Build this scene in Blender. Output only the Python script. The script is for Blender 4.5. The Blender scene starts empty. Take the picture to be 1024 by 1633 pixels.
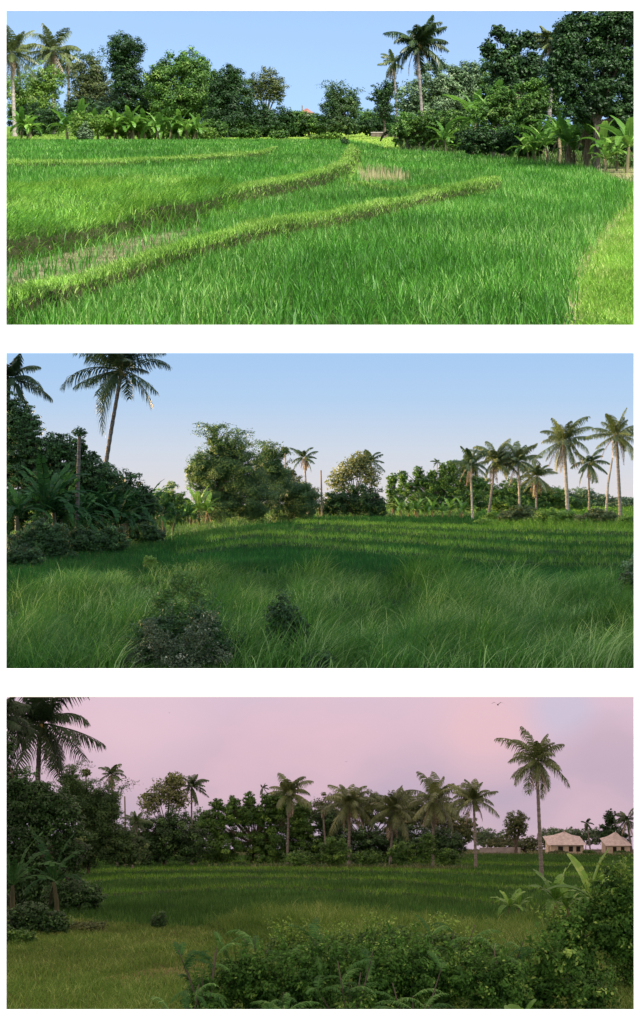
import bpy, math, random
import numpy as np
from mathutils import Vector
R = math.radians
rng = np.random.default_rng(7)
random.seed(7)
S = bpy.context.scene
C = S.collection

# ------------------------------------------------------------------ camera, world, sun, exposure
F, CX, CY = 2400.0, 512.0, 816.5          # focal length and centre in photograph pixels
cam_d = bpy.data.cameras.new('camera')
cam = bpy.data.objects.new('camera', cam_d); C.objects.link(cam)
cam.location = (0, 0, 0); cam.rotation_euler = (R(90), 0, 0)
cam_d.sensor_fit = 'HORIZONTAL'; cam_d.sensor_width = 36.0
cam_d.lens = 36.0 * F / 1024.0
cam_d.clip_start = 0.5; cam_d.clip_end = 5000
S.camera = cam
EXPO = 0.75
S.view_settings.view_transform = 'Standard'; S.view_settings.look = 'None'
S.view_settings.exposure = EXPO; S.view_settings.gamma = 1.0
S.view_settings.use_curve_mapping = False
SUN_EL, SUN_AZ = 52.0, 158.0               # azimuth measured clockwise from +Y (the view direction)
w = bpy.data.worlds.new('World'); S.world = w; w.use_nodes = True
nt = w.node_tree
sky = nt.nodes.new('ShaderNodeTexSky'); sky.sky_type = 'NISHITA'; sky.sun_disc = False
sky.sun_elevation = R(SUN_EL); sky.sun_rotation = R(SUN_AZ)
sky.air_density = 1.0; sky.dust_density = 2.0; sky.ozone_density = 1.6
bg = nt.nodes['Background']; bg.inputs['Strength'].default_value = 0.148
nt.links.new(sky.outputs[0], bg.inputs['Color'])
sun_d = bpy.data.lights.new('sun', 'SUN'); sun_d.energy = 4.5; sun_d.angle = R(0.53)
sun_d.color = (1.0, 0.95, 0.87)
sun = bpy.data.objects.new('sun', sun_d); C.objects.link(sun)
el, az = R(SUN_EL), R(SUN_AZ)
sd = Vector((math.sin(az)*math.cos(el), math.cos(az)*math.cos(el), math.sin(el)))
sun.rotation_euler = sd.to_track_quat('Z', 'Y').to_euler()
sun.location = sd*50
S.cycles.max_bounces = 6; S.cycles.diffuse_bounces = 3; S.cycles.transmission_bounces = 4
S.cycles.transparent_max_bounces = 4

# ------------------------------------------------------------------ helpers
def srgb(r, g, b):
    return tuple((c/255/12.92 if c/255 <= .04045 else ((c/255+.055)/1.055)**2.4) for c in (r, g, b))

def mesh_obj(name, V, faces, mat, parent=None, attrs=None, smooth=False, loc=None):
    """faces: list of int arrays (n,k)"""
    me = bpy.data.meshes.new(name)
    V = np.asarray(V, np.float32).reshape(-1, 3)
    me.vertices.add(len(V)); me.vertices.foreach_set('co', V.ravel())
    faces = [np.asarray(f, np.int32) for f in faces if len(f)]
    li = np.concatenate([f.ravel() for f in faces])
    lt = np.concatenate([np.full(len(f), f.shape[1], np.int32) for f in faces])
    ls = np.concatenate([[0], np.cumsum(lt)[:-1]]).astype(np.int32)
    me.loops.add(len(li)); me.loops.foreach_set('vertex_index', li)
    me.polygons.add(len(lt)); me.polygons.foreach_set('loop_start', ls); me.polygons.foreach_set('loop_total', lt)
    me.polygons.foreach_set('use_smooth', np.full(len(lt), bool(smooth)))
    for k, a in (attrs or {}).items():
        a = np.asarray(a, np.float32)
        if a.ndim == 1:
            at = me.attributes.new(k, 'FLOAT', 'POINT'); at.data.foreach_set('value', a)
        else:
            at = me.attributes.new(k, 'FLOAT_COLOR', 'POINT'); at.data.foreach_set('color', a.ravel())
    me.update(calc_edges=True)
    if mat: me.materials.append(mat)
    o = bpy.data.objects.new(name, me); C.objects.link(o)
    if parent: o.parent = parent
    if loc is not None: o.location = loc
    return o

class Buf:
    """collects geometry for ONE mesh"""
    def __init__(s): s.v = []; s.f = []; s.r = []; s.n = 0
    def add(s, V, faces, r=0.5):
        V = np.asarray(V, float).reshape(-1, 3)
        for f in (faces if isinstance(faces, list) else [faces]):
            if len(f): s.f.append(np.asarray(f, np.int64)+s.n)
        s.v.append(V); s.n += len(V)
        s.r.append(np.full(len(V), r, float) if np.isscalar(r) else np.asarray(r, float))
    def build(s, name, mat, parent=None, smooth=False, loc=None):
        return mesh_obj(name, np.concatenate(s.v), s.f, mat, parent, {'rnd': np.concatenate(s.r)}, smooth, loc)

def thing(name, label, cat, loc, group=None):
    o = bpy.data.objects.new(name, None); C.objects.link(o); o.location = loc
    o.empty_display_size = 0.3
    o['label'] = label; o['category'] = cat
    if group: o['group'] = group
    return o
def tag(o, label=None, cat=None, group=None, kind=None):
    for k, v in (('label', label), ('category', cat), ('group', group), ('kind', kind)):
        if v: o[k] = v
    return o

def tube(buf, pts, radii, n=7, r=0.5):
    pts = np.asarray(pts, float); m = len(pts)
    radii = np.broadcast_to(np.asarray(radii, float), (m,))
    T = np.gradient(pts, axis=0); T /= np.linalg.norm(T, axis=1)[:, None]+1e-9
    up = np.where(np.abs(T[:, 2:3]) > .9, np.array([[1., 0, 0]]), np.array([[0, 0, 1.]]))
    A = np.cross(T, up); A /= np.linalg.norm(A, axis=1)[:, None]+1e-9
    B = np.cross(T, A)
    a = np.arange(n)*2*np.pi/n
    V = pts[:, None]+radii[:, None, None]*(np.cos(a)[None, :, None]*A[:, None]+np.sin(a)[None, :, None]*B[:, None])
    i = np.arange(m-1)[:, None]*n; j = np.arange(n)[None]; jn = (j+1) % n
    Q = np.stack([i+j, i+jn, i+n+jn, i+n+j], -1).reshape(-1, 4)
    buf.add(V.reshape(-1, 3), [Q, np.arange(n)[None, ::-1], (np.arange(n)+(m-1)*n)[None]], r)

def box(buf, lo, hi, r=0.5):
    x0, y0, z0 = lo; x1, y1, z1 = hi
    V = [(x0,y0,z0),(x1,y0,z0),(x1,y1,z0),(x0,y1,z0),(x0,y0,z1),(x1,y0,z1),(x1,y1,z1),(x0,y1,z1)]
    buf.add(V, np.array([(0,3,2,1),(4,5,6,7),(0,1,5,4),(1,2,6,5),(2,3,7,6),(3,0,4,7)]), r)

def leaves(buf, P, N, L, W, rnd):
    """diamond leaves at P facing N"""
    n = len(P)
    N = N/(np.linalg.norm(N, axis=1)[:, None]+1e-9)
    q = rng.normal(size=(n, 3)); q[:, 2] -= .5
    A = np.cross(N, q); A /= np.linalg.norm(A, axis=1)[:, None]+1e-9
    B = np.cross(N, A)
    L = np.broadcast_to(L, (n,))[:, None]; W = np.broadcast_to(W, (n,))[:, None]
    V = np.stack([P-A*L*.5, P-A*L*.05+B*W*.5, P+A*L*.5, P-A*L*.05-B*W*.5], 1)
    f = np.arange(n*4).reshape(n, 4)
    buf.add(V.reshape(-1, 3), f, np.repeat(rnd, 4))

def blades(buf, P, H, W, az, bend, rnd, seg=3):
    n = len(P); t = np.linspace(0, 1, seg+1)[None, :, None]
    d = np.stack([np.cos(az), np.sin(az), np.zeros(n)], 1)[:, None]
    fa = az+np.pi/2+rng.normal(0, .6, n)
    s = np.stack([np.cos(fa), np.sin(fa), np.zeros(n)], 1)[:, None]
    H = H[:, None, None]; b = bend[:, None, None]; W = W[:, None, None]
    cen = P[:, None]+d*(H*b*(.15*t+.85*t**2))+np.array([0, 0, 1.])*(H*(t-.42*np.minimum(b, 1.3)*t**2.4))
    hw = W*.5*(1-t**2)**.8+W*.03
    V = np.stack([cen-s*hw, cen+s*hw], 2).reshape(-1, 3)
    k = (seg+1)*2
    base = (np.arange(n)*k)[:, None]+(np.arange(seg)*2)[None]
    Q = np.stack([base, base+1, base+3, base+2], -1).reshape(-1, 4)
    buf.add(V, Q, np.repeat(rnd, k))

# ------------------------------------------------------------------ materials
def newmat(name):
    m = bpy.data.materials.new(name); m.use_nodes = True
    t = m.node_tree; t.nodes.clear()
    return m, t, t.nodes.new('ShaderNodeOutputMaterial')
def foliage(name, c1, c2, c3=None, trans=.3, rough=.5, spec=.3, noise_scale=.6):
    m, t, out = newmat(name)
    at = t.nodes.new('ShaderNodeAttribute'); at.attribute_name = 'rnd'
    rp = t.nodes.new('ShaderNodeValToRGB')
    e = rp.color_ramp.elements
    e[0].color = (*c1, 1); e[1].color = (*c2, 1); e[1].position = .8 if c3 else 1
    if c3:
        x = e.new(1.0); x.color = (*c3, 1)
    t.links.new(at.outputs['Fac'], rp.inputs[0])
    tc = t.nodes.new('ShaderNodeTexCoord'); nz = t.nodes.new('ShaderNodeTexNoise')
    nz.inputs['Scale'].default_value = noise_scale
    t.links.new(tc.outputs['Object'], nz.inputs['Vector'])
    mr = t.nodes.new('ShaderNodeMapRange'); mr.inputs[1].default_value = .3; mr.inputs[2].default_value = .7
    mr.inputs[3].default_value = .75; mr.inputs[4].default_value = 1.25
    t.links.new(nz.outputs['Fac'], mr.inputs[0])
    vm = t.nodes.new('ShaderNodeVectorMath'); vm.operation = 'SCALE'
    t.links.new(rp.outputs[0], vm.inputs[0]); t.links.new(mr.outputs[0], vm.inputs['Scale'])
    pb = t.nodes.new('ShaderNodeBsdfPrincipled')
    pb.inputs['Roughness'].default_value = rough; pb.inputs['Specular IOR Level'].default_value = spec
    tr = t.nodes.new('ShaderNodeBsdfTranslucent'); mx = t.nodes.new('ShaderNodeMixShader'); mx.inputs[0].default_value = trans
    t.links.new(vm.outputs[0], pb.inputs['Base Color']); t.links.new(vm.outputs[0], tr.inputs['Color'])
    t.links.new(pb.outputs[0], mx.inputs[1]); t.links.new(tr.outputs[0], mx.inputs[2]); t.links.new(mx.outputs[0], out.inputs[0])
    return m
def solid(name, c1, c2, scale=4.0, rough=.85, stretch=(1, 1, 1), bump=.0, rings=False):
    m, t, out = newmat(name)
    tc = t.nodes.new('ShaderNodeTexCoord'); mp = t.nodes.new('ShaderNodeMapping'); mp.inputs['Scale'].default_value = stretch
    nz = t.nodes.new('ShaderNodeTexNoise'); nz.inputs['Scale'].default_value = scale; nz.inputs['Detail'].default_value = 5
    t.links.new(tc.outputs['Object'], mp.inputs[0]); t.links.new(mp.outputs[0], nz.inputs['Vector'])
    rp = t.nodes.new('ShaderNodeValToRGB'); rp.color_ramp.elements[0].color = (*c1, 1); rp.color_ramp.elements[1].color = (*c2, 1)
    rp.color_ramp.elements[0].position = .32; rp.color_ramp.elements[1].position = .68
    t.links.new(nz.outputs['Fac'], rp.inputs[0])
    pb = t.nodes.new('ShaderNodeBsdfPrincipled'); pb.inputs['Roughness'].default_value = rough
    pb.inputs['Specular IOR Level'].default_value = .2
    t.links.new(rp.outputs[0], pb.inputs['Base Color'])
    if bump:
        b = t.nodes.new('ShaderNodeBump'); b.inputs['Strength'].default_value = bump
        t.links.new(nz.outputs['Fac'], b.inputs['Height']); t.links.new(b.outputs[0], pb.inputs['Normal'])
    t.links.new(pb.outputs[0], out.inputs[0])
    return m
def ground_mat(name, scale):
    m, t, out = newmat(name)
    at = t.nodes.new('ShaderNodeAttribute'); at.attribute_name = 'gcol'
    tc = t.nodes.new('ShaderNodeTexCoord'); nz = t.nodes.new('ShaderNodeTexNoise'); nz.inputs['Scale'].default_value = scale
    nz.inputs['Detail'].default_value = 8
    t.links.new(tc.outputs['Object'], nz.inputs['Vector'])
    mr = t.nodes.new('ShaderNodeMapRange'); mr.inputs[1].default_value = .25; mr.inputs[2].default_value = .75
    mr.inputs[3].default_value = .35; mr.inputs[4].default_value = 1.65
    t.links.new(nz.outputs['Fac'], mr.inputs[0])
    vm = t.nodes.new('ShaderNodeVectorMath'); vm.operation = 'SCALE'
    t.links.new(at.outputs['Color'], vm.inputs[0]); t.links.new(mr.outputs[0], vm.inputs['Scale'])
    pb = t.nodes.new('ShaderNodeBsdfPrincipled'); pb.inputs['Roughness'].default_value = .9
    pb.inputs['Specular IOR Level'].default_value = .02
    bp = t.nodes.new('ShaderNodeBump'); bp.inputs['Strength'].default_value = .6; bp.inputs['Distance'].default_value = .1
    t.links.new(nz.outputs['Fac'], bp.inputs['Height']); t.links.new(bp.outputs[0], pb.inputs['Normal'])
    t.links.new(vm.outputs[0], pb.inputs['Base Color']); t.links.new(pb.outputs[0], out.inputs[0])
    return m
def sky_mat(name, stops, over, clouds=None, glow=(0, 0, 0)):
    """sky surfaces give off light; v runs from the horizon (0) to the zenith (1)"""
    m, t, out = newmat(name)
    at = t.nodes.new('ShaderNodeAttribute'); at.attribute_name = 'v'
    rp = t.nodes.new('ShaderNodeValToRGB'); e = rp.color_ramp.elements
    k = 1.0/2**EXPO
    for i, (p, c) in enumerate(stops):
        x = e[i] if i < 2 else e.new(p)
        x.position = p/2; x.color = (*srgb(*c), 1)
    x = e.new(1.0); x.color = (*over, 1)  # unseen overhead part made brighter to throw more light on the ground
    hv = t.nodes.new('ShaderNodeMath'); hv.operation = 'MULTIPLY'; hv.inputs[1].default_value = .5
    t.links.new(at.outputs['Fac'], hv.inputs[0]); t.links.new(hv.outputs[0], rp.inputs[0])
    col = rp.outputs[0]
    if clouds:
        tc = t.nodes.new('ShaderNodeTexCoord'); mp = t.nodes.new('ShaderNodeMapping'); mp.inputs['Scale'].default_value = (.6, .6, 1.1)
        mp.inputs['Location'].default_value = clouds[1]
        nz = t.nodes.new('ShaderNodeTexNoise'); nz.inputs['Scale'].default_value = .028; nz.inputs['Detail'].default_value = 4
        nz.inputs['Roughness'].default_value = .45
        t.links.new(tc.outputs['Object'], mp.inputs[0]); t.links.new(mp.outputs[0], nz.inputs['Vector'])
        mr = t.nodes.new('ShaderNodeMapRange'); mr.inputs[1].default_value = .44; mr.inputs[2].default_value = .62
        mr.inputs[3].default_value = 0; mr.inputs[4].default_value = .5
        t.links.new(nz.outputs['Fac'], mr.inputs[0])
        mx = t.nodes.new('ShaderNodeMix'); mx.data_type = 'RGBA'
        t.links.new(mr.outputs[0], mx.inputs[0]); t.links.new(col, mx.inputs[6]); mx.inputs[7].default_value = (*srgb(*clouds[0]), 1)
        col = mx.outputs[2]
        for (pos, rad, cc, am) in clouds[2]:
            ds = t.nodes.new('ShaderNodeVectorMath'); ds.operation = 'DISTANCE'; ds.inputs[1].default_value = pos
            t.links.new(tc.outputs['Object'], ds.inputs[0])
            ws = t.nodes.new('ShaderNodeMath'); ws.operation = 'MULTIPLY_ADD'; ws.inputs[1].default_value = rad*1.2; ws.inputs[2].default_value = -rad*.6
            t.links.new(nz.outputs['Fac'], ws.inputs[0])
            sm = t.nodes.new('ShaderNodeMath'); sm.operation = 'ADD'; t.links.new(ds.outputs['Value'], sm.inputs[0]); t.links.new(ws.outputs[0], sm.inputs[1])
            m2 = t.nodes.new('ShaderNodeMapRange'); m2.inputs[1].default_value = rad; m2.inputs[2].default_value = rad*.3
            m2.inputs[3].default_value = 0; m2.inputs[4].default_value = am
            t.links.new(sm.outputs[0], m2.inputs[0])
            x2 = t.nodes.new('ShaderNodeMix'); x2.data_type = 'RGBA'; x2.inputs[7].default_value = (*srgb(*cc), 1)
            t.links.new(m2.outputs[0], x2.inputs[0]); t.links.new(col, x2.inputs[6]); col = x2.outputs[2]
    # warm glow added to the unseen left side, in place of a low sun
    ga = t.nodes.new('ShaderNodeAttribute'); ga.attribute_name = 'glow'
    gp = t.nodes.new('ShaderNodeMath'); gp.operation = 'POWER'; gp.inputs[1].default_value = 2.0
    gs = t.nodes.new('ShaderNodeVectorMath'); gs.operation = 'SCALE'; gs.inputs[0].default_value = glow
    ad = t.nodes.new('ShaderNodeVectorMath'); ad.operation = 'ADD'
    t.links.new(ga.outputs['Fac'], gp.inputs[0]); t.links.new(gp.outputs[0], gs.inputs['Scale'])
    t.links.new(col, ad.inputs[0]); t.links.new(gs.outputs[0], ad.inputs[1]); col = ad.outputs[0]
    em = t.nodes.new('ShaderNodeEmission'); em.inputs['Strength'].default_value = k
    t.links.new(col, em.inputs['Color']); t.links.new(em.outputs[0], out.inputs[0])
    return m

M = {}
M['white'] = solid('added white border', (.86, .86, .86), (.9, .9, .9), 3, .6)
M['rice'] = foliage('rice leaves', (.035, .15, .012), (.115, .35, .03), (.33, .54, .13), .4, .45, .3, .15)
M['facegrass'] = foliage('bank face weeds', (.03, .1, .012), (.1, .25, .03), (.3, .44, .1), .35, .5, .2, .6)
M['palm_dark'] = foliage('shaded palm fronds', (.014, .032, .014), (.035, .065, .025), (.1, .12, .05), .22, .5, .2)  # palm fronds darkened: backlit shade put into the colour
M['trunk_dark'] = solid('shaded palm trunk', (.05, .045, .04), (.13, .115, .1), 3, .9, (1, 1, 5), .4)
M['sunlit_mid'] = foliage('sunlit green leaves', (.035, .1, .016), (.13, .26, .04), (.3, .44, .1), .32, .5, .25)  # brighter copy of the green leaves, sunlight put into the colour
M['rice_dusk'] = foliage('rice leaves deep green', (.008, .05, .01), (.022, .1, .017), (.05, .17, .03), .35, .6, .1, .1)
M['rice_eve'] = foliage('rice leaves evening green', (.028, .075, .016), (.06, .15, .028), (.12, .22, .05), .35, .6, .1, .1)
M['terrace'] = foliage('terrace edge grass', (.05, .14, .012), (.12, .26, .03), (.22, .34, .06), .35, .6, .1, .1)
M['bund'] = foliage('short bank grass', (.12, .27, .03), (.3, .52, .07), (.48, .64, .18), .35, .5, .25, .4)
M['lush'] = foliage('wild bank grass', (.05, .18, .015), (.24, .48, .05), (.42, .62, .12), .4, .45, .3, .25)
M['lawn'] = foliage('path grass', (.13, .29, .03), (.28, .5, .06), (.5, .6, .18), .4, .5, .25, .6)
M['straw'] = foliage('dry straw', (.3, .26, .12), (.5, .45, .25), None, .3, .7, .2)
M['tallgrass'] = foliage('tall wild grass', (.02, .09, .01), (.1, .22, .03), (.3, .4, .14), .4, .6, .12, .12)
M['duskgrass'] = foliage('meadow grass', (.05, .115, .018), (.13, .21, .035), (.26, .32, .1), .35, .7, .1, .12)
M['palm'] = foliage('palm fronds', (.03, .06, .02), (.075, .12, .035), (.2, .22, .08), .3, .4, .4)
M['palm_light'] = foliage('sun bleached palm fronds', (.07, .1, .03), (.17, .21, .07), (.36, .34, .16), .3, .4, .4)
M['dead'] = foliage('dead palm fronds', (.16, .11, .07), (.36, .28, .2), (.5, .44, .36), .25, .8, .1)
M['trunk'] = solid('palm trunk', (.12, .105, .09), (.27, .24, .21), 3, .9, (1, 1, 5), .4)
M['trunk_pale'] = solid('pale palm trunk', (.22, .19, .15), (.42, .37, .31), 3, .9, (1, 1, 5), .4)
M['bark'] = solid('tree bark', (.05, .042, .03), (.15, .12, .09), 4, .9, (1, 1, .3), .4)
M['dark'] = foliage('dark evergreen leaves', (.014, .04, .01), (.035, .09, .02), (.1, .19, .05), .22, .5, .25)
M['mid'] = foliage('green leaves', (.03, .085, .014), (.095, .2, .03), (.22, .36, .07), .3, .5, .25)
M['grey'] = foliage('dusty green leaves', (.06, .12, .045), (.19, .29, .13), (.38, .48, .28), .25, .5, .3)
M['light'] = foliage('yellow green leaves', (.08, .17, .02), (.2, .33, .05), (.36, .46, .12), .35, .5, .25)
M['olive'] = foliage('olive leaves', (.05, .08, .02), (.13, .16, .05), (.26, .25, .11), .3, .5, .3)
M['bamboo'] = foliage('bamboo leaves', (.03, .075, .02), (.08, .15, .04), (.18, .25, .08), .35, .5, .3)
M['banana'] = foliage('banana leaves', (.07, .18, .025), (.18, .36, .05), (.42, .56, .14), .42, .4, .3)
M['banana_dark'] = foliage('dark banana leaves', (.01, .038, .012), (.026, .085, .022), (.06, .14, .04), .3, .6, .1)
M['banana_dry'] = foliage('dry banana leaves', (.16, .12, .06), (.36, .29, .17), None, .3, .8, .1)
M['stem'] = solid('banana stem', (.09, .09, .035), (.2, .18, .09), 4, .7, (1, 1, .3))
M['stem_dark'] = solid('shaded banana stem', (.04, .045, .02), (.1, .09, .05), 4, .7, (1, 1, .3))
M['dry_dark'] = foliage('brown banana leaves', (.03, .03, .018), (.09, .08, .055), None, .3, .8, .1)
M['fgleaf'] = foliage('broad creeper leaves', (.02, .07, .01), (.085, .21, .03), (.32, .48, .1), .3, .6, .15)
M['fern'] = foliage('compound leaves', (.02, .075, .02), (.075, .18, .04), (.2, .34, .1), .3, .7, .1)
M['pod'] = foliage('pale flower heads', (.1, .13, .04), (.26, .28, .12), None, .3, .7, .2)
M['coco'] = solid('coconuts', (.16, .12, .03), (.28, .2, .06), 5, .6)
M['shrubwhite'] = foliage('grey shrub leaves', (.03, .05, .015), (.08, .1, .04), (.4, .38, .26), .25, .5, .4)
M['roof_red'] = solid('red roof tiles', (.2, .08, .06), (.32, .15, .1), 2, .8)
M['roof_pale'] = solid('thatch', (.4, .33, .3), (.62, .54, .5), 2, .9)
M['wall_pale'] = solid('plaster', (.28, .25, .22), (.42, .38, .34), 1, .9)
M['hut_wall'] = solid('woven hut wall', (.5, .4, .28), (.7, .58, .42), 1, .9)
M['hut_roof'] = solid('pale hut roof', (.42, .35, .3), (.62, .53, .46), 2, .9)
M['wood'] = solid('weathered wood', (.12, .09, .06), (.25, .19, .14), 4, .9, (1, 1, .2))
M['bird'] = solid('bird feathers', (.02, .02, .02), (.04, .04, .04), 8, .8)
M['void'] = solid('dark interior', (.02, .018, .015), (.04, .035, .03), 2, .9)

# ------------------------------------------------------------------ the three valleys
def inpoly(px, py, poly):
    c = np.zeros(px.shape, bool); n = len(poly); j = n-1
    for i in range(n):
        xi, yi = poly[i]; xj, yj = poly[j]
        if yi != yj:
            c ^= ((yi > py) != (yj > py)) & (px < (xj-xi)*(py-yi)/(yj-yi)+xi)
        j = i
    return c
def vnoise(x, y, seed=0):
    """smooth value noise, 0..1"""
    xi = np.floor(x).astype(np.int64); yi = np.floor(y).astype(np.int64)
    fx = x-xi; fy = y-yi; fx = fx*fx*(3-2*fx); fy = fy*fy*(3-2*fy)
    def h(a, b):
        n = (a*374761393+b*668265263+seed*144665) & 0xffffffff
        n = ((n ^ (n >> 13))*1274126177) & 0xffffffff
        return ((n ^ (n >> 16)) & 0xffff)/65535.0
    return (h(xi, yi)*(1-fx)+h(xi+1, yi)*fx)*(1-fy)+(h(xi, yi+1)*(1-fx)+h(xi+1, yi+1)*fx)*fy
def fbm(x, y, seed=0):
    return (vnoise(x, y, seed)*.55+vnoise(x*2.1, y*2.1, seed+1)*.28+vnoise(x*4.3, y*4.3, seed+2)*.17)

class Valley:
    """a hillside under the viewpoint: plane z = -h + s*y, plus terraces; row = where it shows in the photograph"""
    def __init__(s, h, yk, near, far, default):
        s.h, s.yk = h, yk; s.s = (CY-yk)/F
        s.r0, s.r1 = yk+h*F/far, yk+h*F/near
        s.dx, s.dy = 4.0, 1.25
        s.px = np.arange(-330, 1355, s.dx); s.py = np.arange(s.r0, s.r1, s.dy)
        s.PX, s.PY = np.meshgrid(s.px, s.py)
        s.lv = np.zeros(s.PX.shape); s.ty = np.full(s.PX.shape, default)
    def _base(s, poly, lvl): return [(x, s.yk+(y-s.yk)*s.h/(s.h-lvl)) for x, y in poly]
    def level(s, poly, lvl):
        m = inpoly(s.PX, s.PY, s._base(poly, lvl)); s.lv[m] = lvl
    def kind(s, poly, t, lvl=0):
        m = inpoly(s.PX, s.PY, s._base(poly, lvl)); s.ty[m] = t
    def blur(s, k=2):
        for _ in range(k):
            a = np.pad(s.lv, 1, mode='edge')
            s.lv = (a[:-2, 1:-1]+a[2:, 1:-1]+a[1:-1, :-2]+a[1:-1, 2:]+2*a[1:-1, 1:-1])/6
    def look(s, x, y, arr):
        r = (s.yk+s.h*F/y-s.r0)/s.dy; c = (x*F/y+CX-s.px[0])/s.dx
        r = np.clip(r, 0, arr.shape[0]-1.001); c = np.clip(c, 0, arr.shape[1]-1.001)
        if arr.dtype != float: return arr[np.round(r).astype(int), np.round(c).astype(int)]
        ri = r.astype(int); ci = c.astype(int); fr = r-ri; fc = c-ci
        return (arr[ri, ci]*(1-fc)+arr[ri, ci+1]*fc)*(1-fr)+(arr[ri+1, ci]*(1-fc)+arr[ri+1, ci+1]*fc)*fr
    def z(s, x, y):
        x = np.asarray(x, float); y = np.asarray(y, float)
        return -s.h+s.s*y+s.look(x, y, s.lv)
    def g(s, px, py, lvl=0.0):
        d = (s.h-lvl)*F/(py-s.yk); x = (px-CX)*d/F
        return np.array([x, d, float(s.z(x, d))])
    def at(s, px, d):
        x = (px-CX)*d/F
        return np.array([x, d, float(s.z(x, d))])
    def build(s, colors, mat):
        D = s.h*F/(s.PY-s.yk); X = (s.PX-CX)*D/F
        Z = -s.h+s.s*D+s.lv
        V = np.stack([X, D, Z], -1)
        nr, nc = s.PX.shape
        i = (np.arange(nr-1)*nc)[:, None]+np.arange(nc-1)[None]
        Q = np.stack([i+nc, i+nc+1, i+1, i], -1).reshape(-1, 4)
        col = np.array([colors[k] for k in sorted(colors)])[np.searchsorted(sorted(colors), s.ty)]
        for _ in range(3):
            a = np.pad(col, ((1, 1), (1, 1), (0, 0)), mode='edge'); col = (a[:-2, 1:-1]+a[2:, 1:-1]+a[1:-1, :-2]+a[1:-1, 2:])/4
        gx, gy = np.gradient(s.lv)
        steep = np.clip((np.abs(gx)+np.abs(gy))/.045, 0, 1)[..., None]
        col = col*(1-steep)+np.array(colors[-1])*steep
        col = np.concatenate([col, np.ones(col.shape[:2]+(1,))], -1).reshape(-1, 4)
        o = mesh_obj('ground', V.reshape(-1, 3), [Q], mat, None, {'gcol': col}, True)
        return tag(o, kind='structure')
    def grass(s, types, H, W, K, mat, name, label, cat, bend=(.2, .6), wind=None, seg=3, hn=.35, rows=None, maxd=2.6, clump=0, hfun=None, thin=None, swirl=0):
        """blades over all ground of the given types; density follows blade size"""
        buf = Buf()
        r0, r1 = rows or (s.r0, s.r1)
        for y0 in np.arange(r0, r1, 6.0):
            y1 = min(y0+6, r1); q = ((y0+y1)/2-s.yk)/s.h
            wpx = max(W*q, .75)
            dens = min(K/(H*q*wpx), maxd)
            n = int(dens*(y1-y0)*(1024+440))
            if n < 1: continue
            px = rng.uniform(-220, 1244, n); py = rng.uniform(y0, y1, n)
            if clump:
                D = s.h*F/(py-s.yk); X = (px-CX)*D/F
                X = np.round(X/clump)*clump+rng.normal(0, clump*.19, n)
                px = X*F/D+CX
            d = s.h*F/(py-s.yk); x = (px-CX)*d/F
            jr = (py-s.yk)*.035; qx = x+rng.normal(0, 1, n)*jr*.9*d/F; qd = s.h*F/np.maximum(py+rng.normal(0, 1, n)*jr*.6-s.yk, 8)
            t = s.look(qx, qd, s.ty)
            ok = np.isin(t, types)
            if thin is not None: ok &= rng.random(n) < thin(px, py)
            x, d, px, py = x[ok], d[ok], px[ok], py[ok]; n = len(x)
            if n < 1: continue
            nz = fbm(x*.9+31, d*.35+7, 3)
            hh = H*(1-hn+2*hn*nz)*rng.uniform(.65, 1.15, n)
            if hfun is not None: hh = hh*hfun(px, py)
            P = np.stack([x, d, s.z(x, d)-.02], 1)
            a = rng.uniform(0, 2*np.pi, n)
            if swirl: wv = (wind or 0)+swirl*2*(fbm(x*.7+5, d*.22, 17)-.5)
            else: wv = wind
            if wv is not None:
                a = np.where(rng.random(n) < .6, wv+rng.normal(0, .6, n), a)
            b = rng.uniform(*bend, n)
            rnd = np.clip((1.1 if swirl else .8)*(fbm(x*.8, d*.25, 9)-.5)+.95*rng.random(n)**1.3+.04, 0, 1)
            blades(buf, P, hh, np.full(n, wpx/q)*rng.uniform(.7, 1.3, n), a, b, rnd, seg)
        o = buf.build(name, mat)
        return tag(o, label, cat, kind='stuff')

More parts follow.
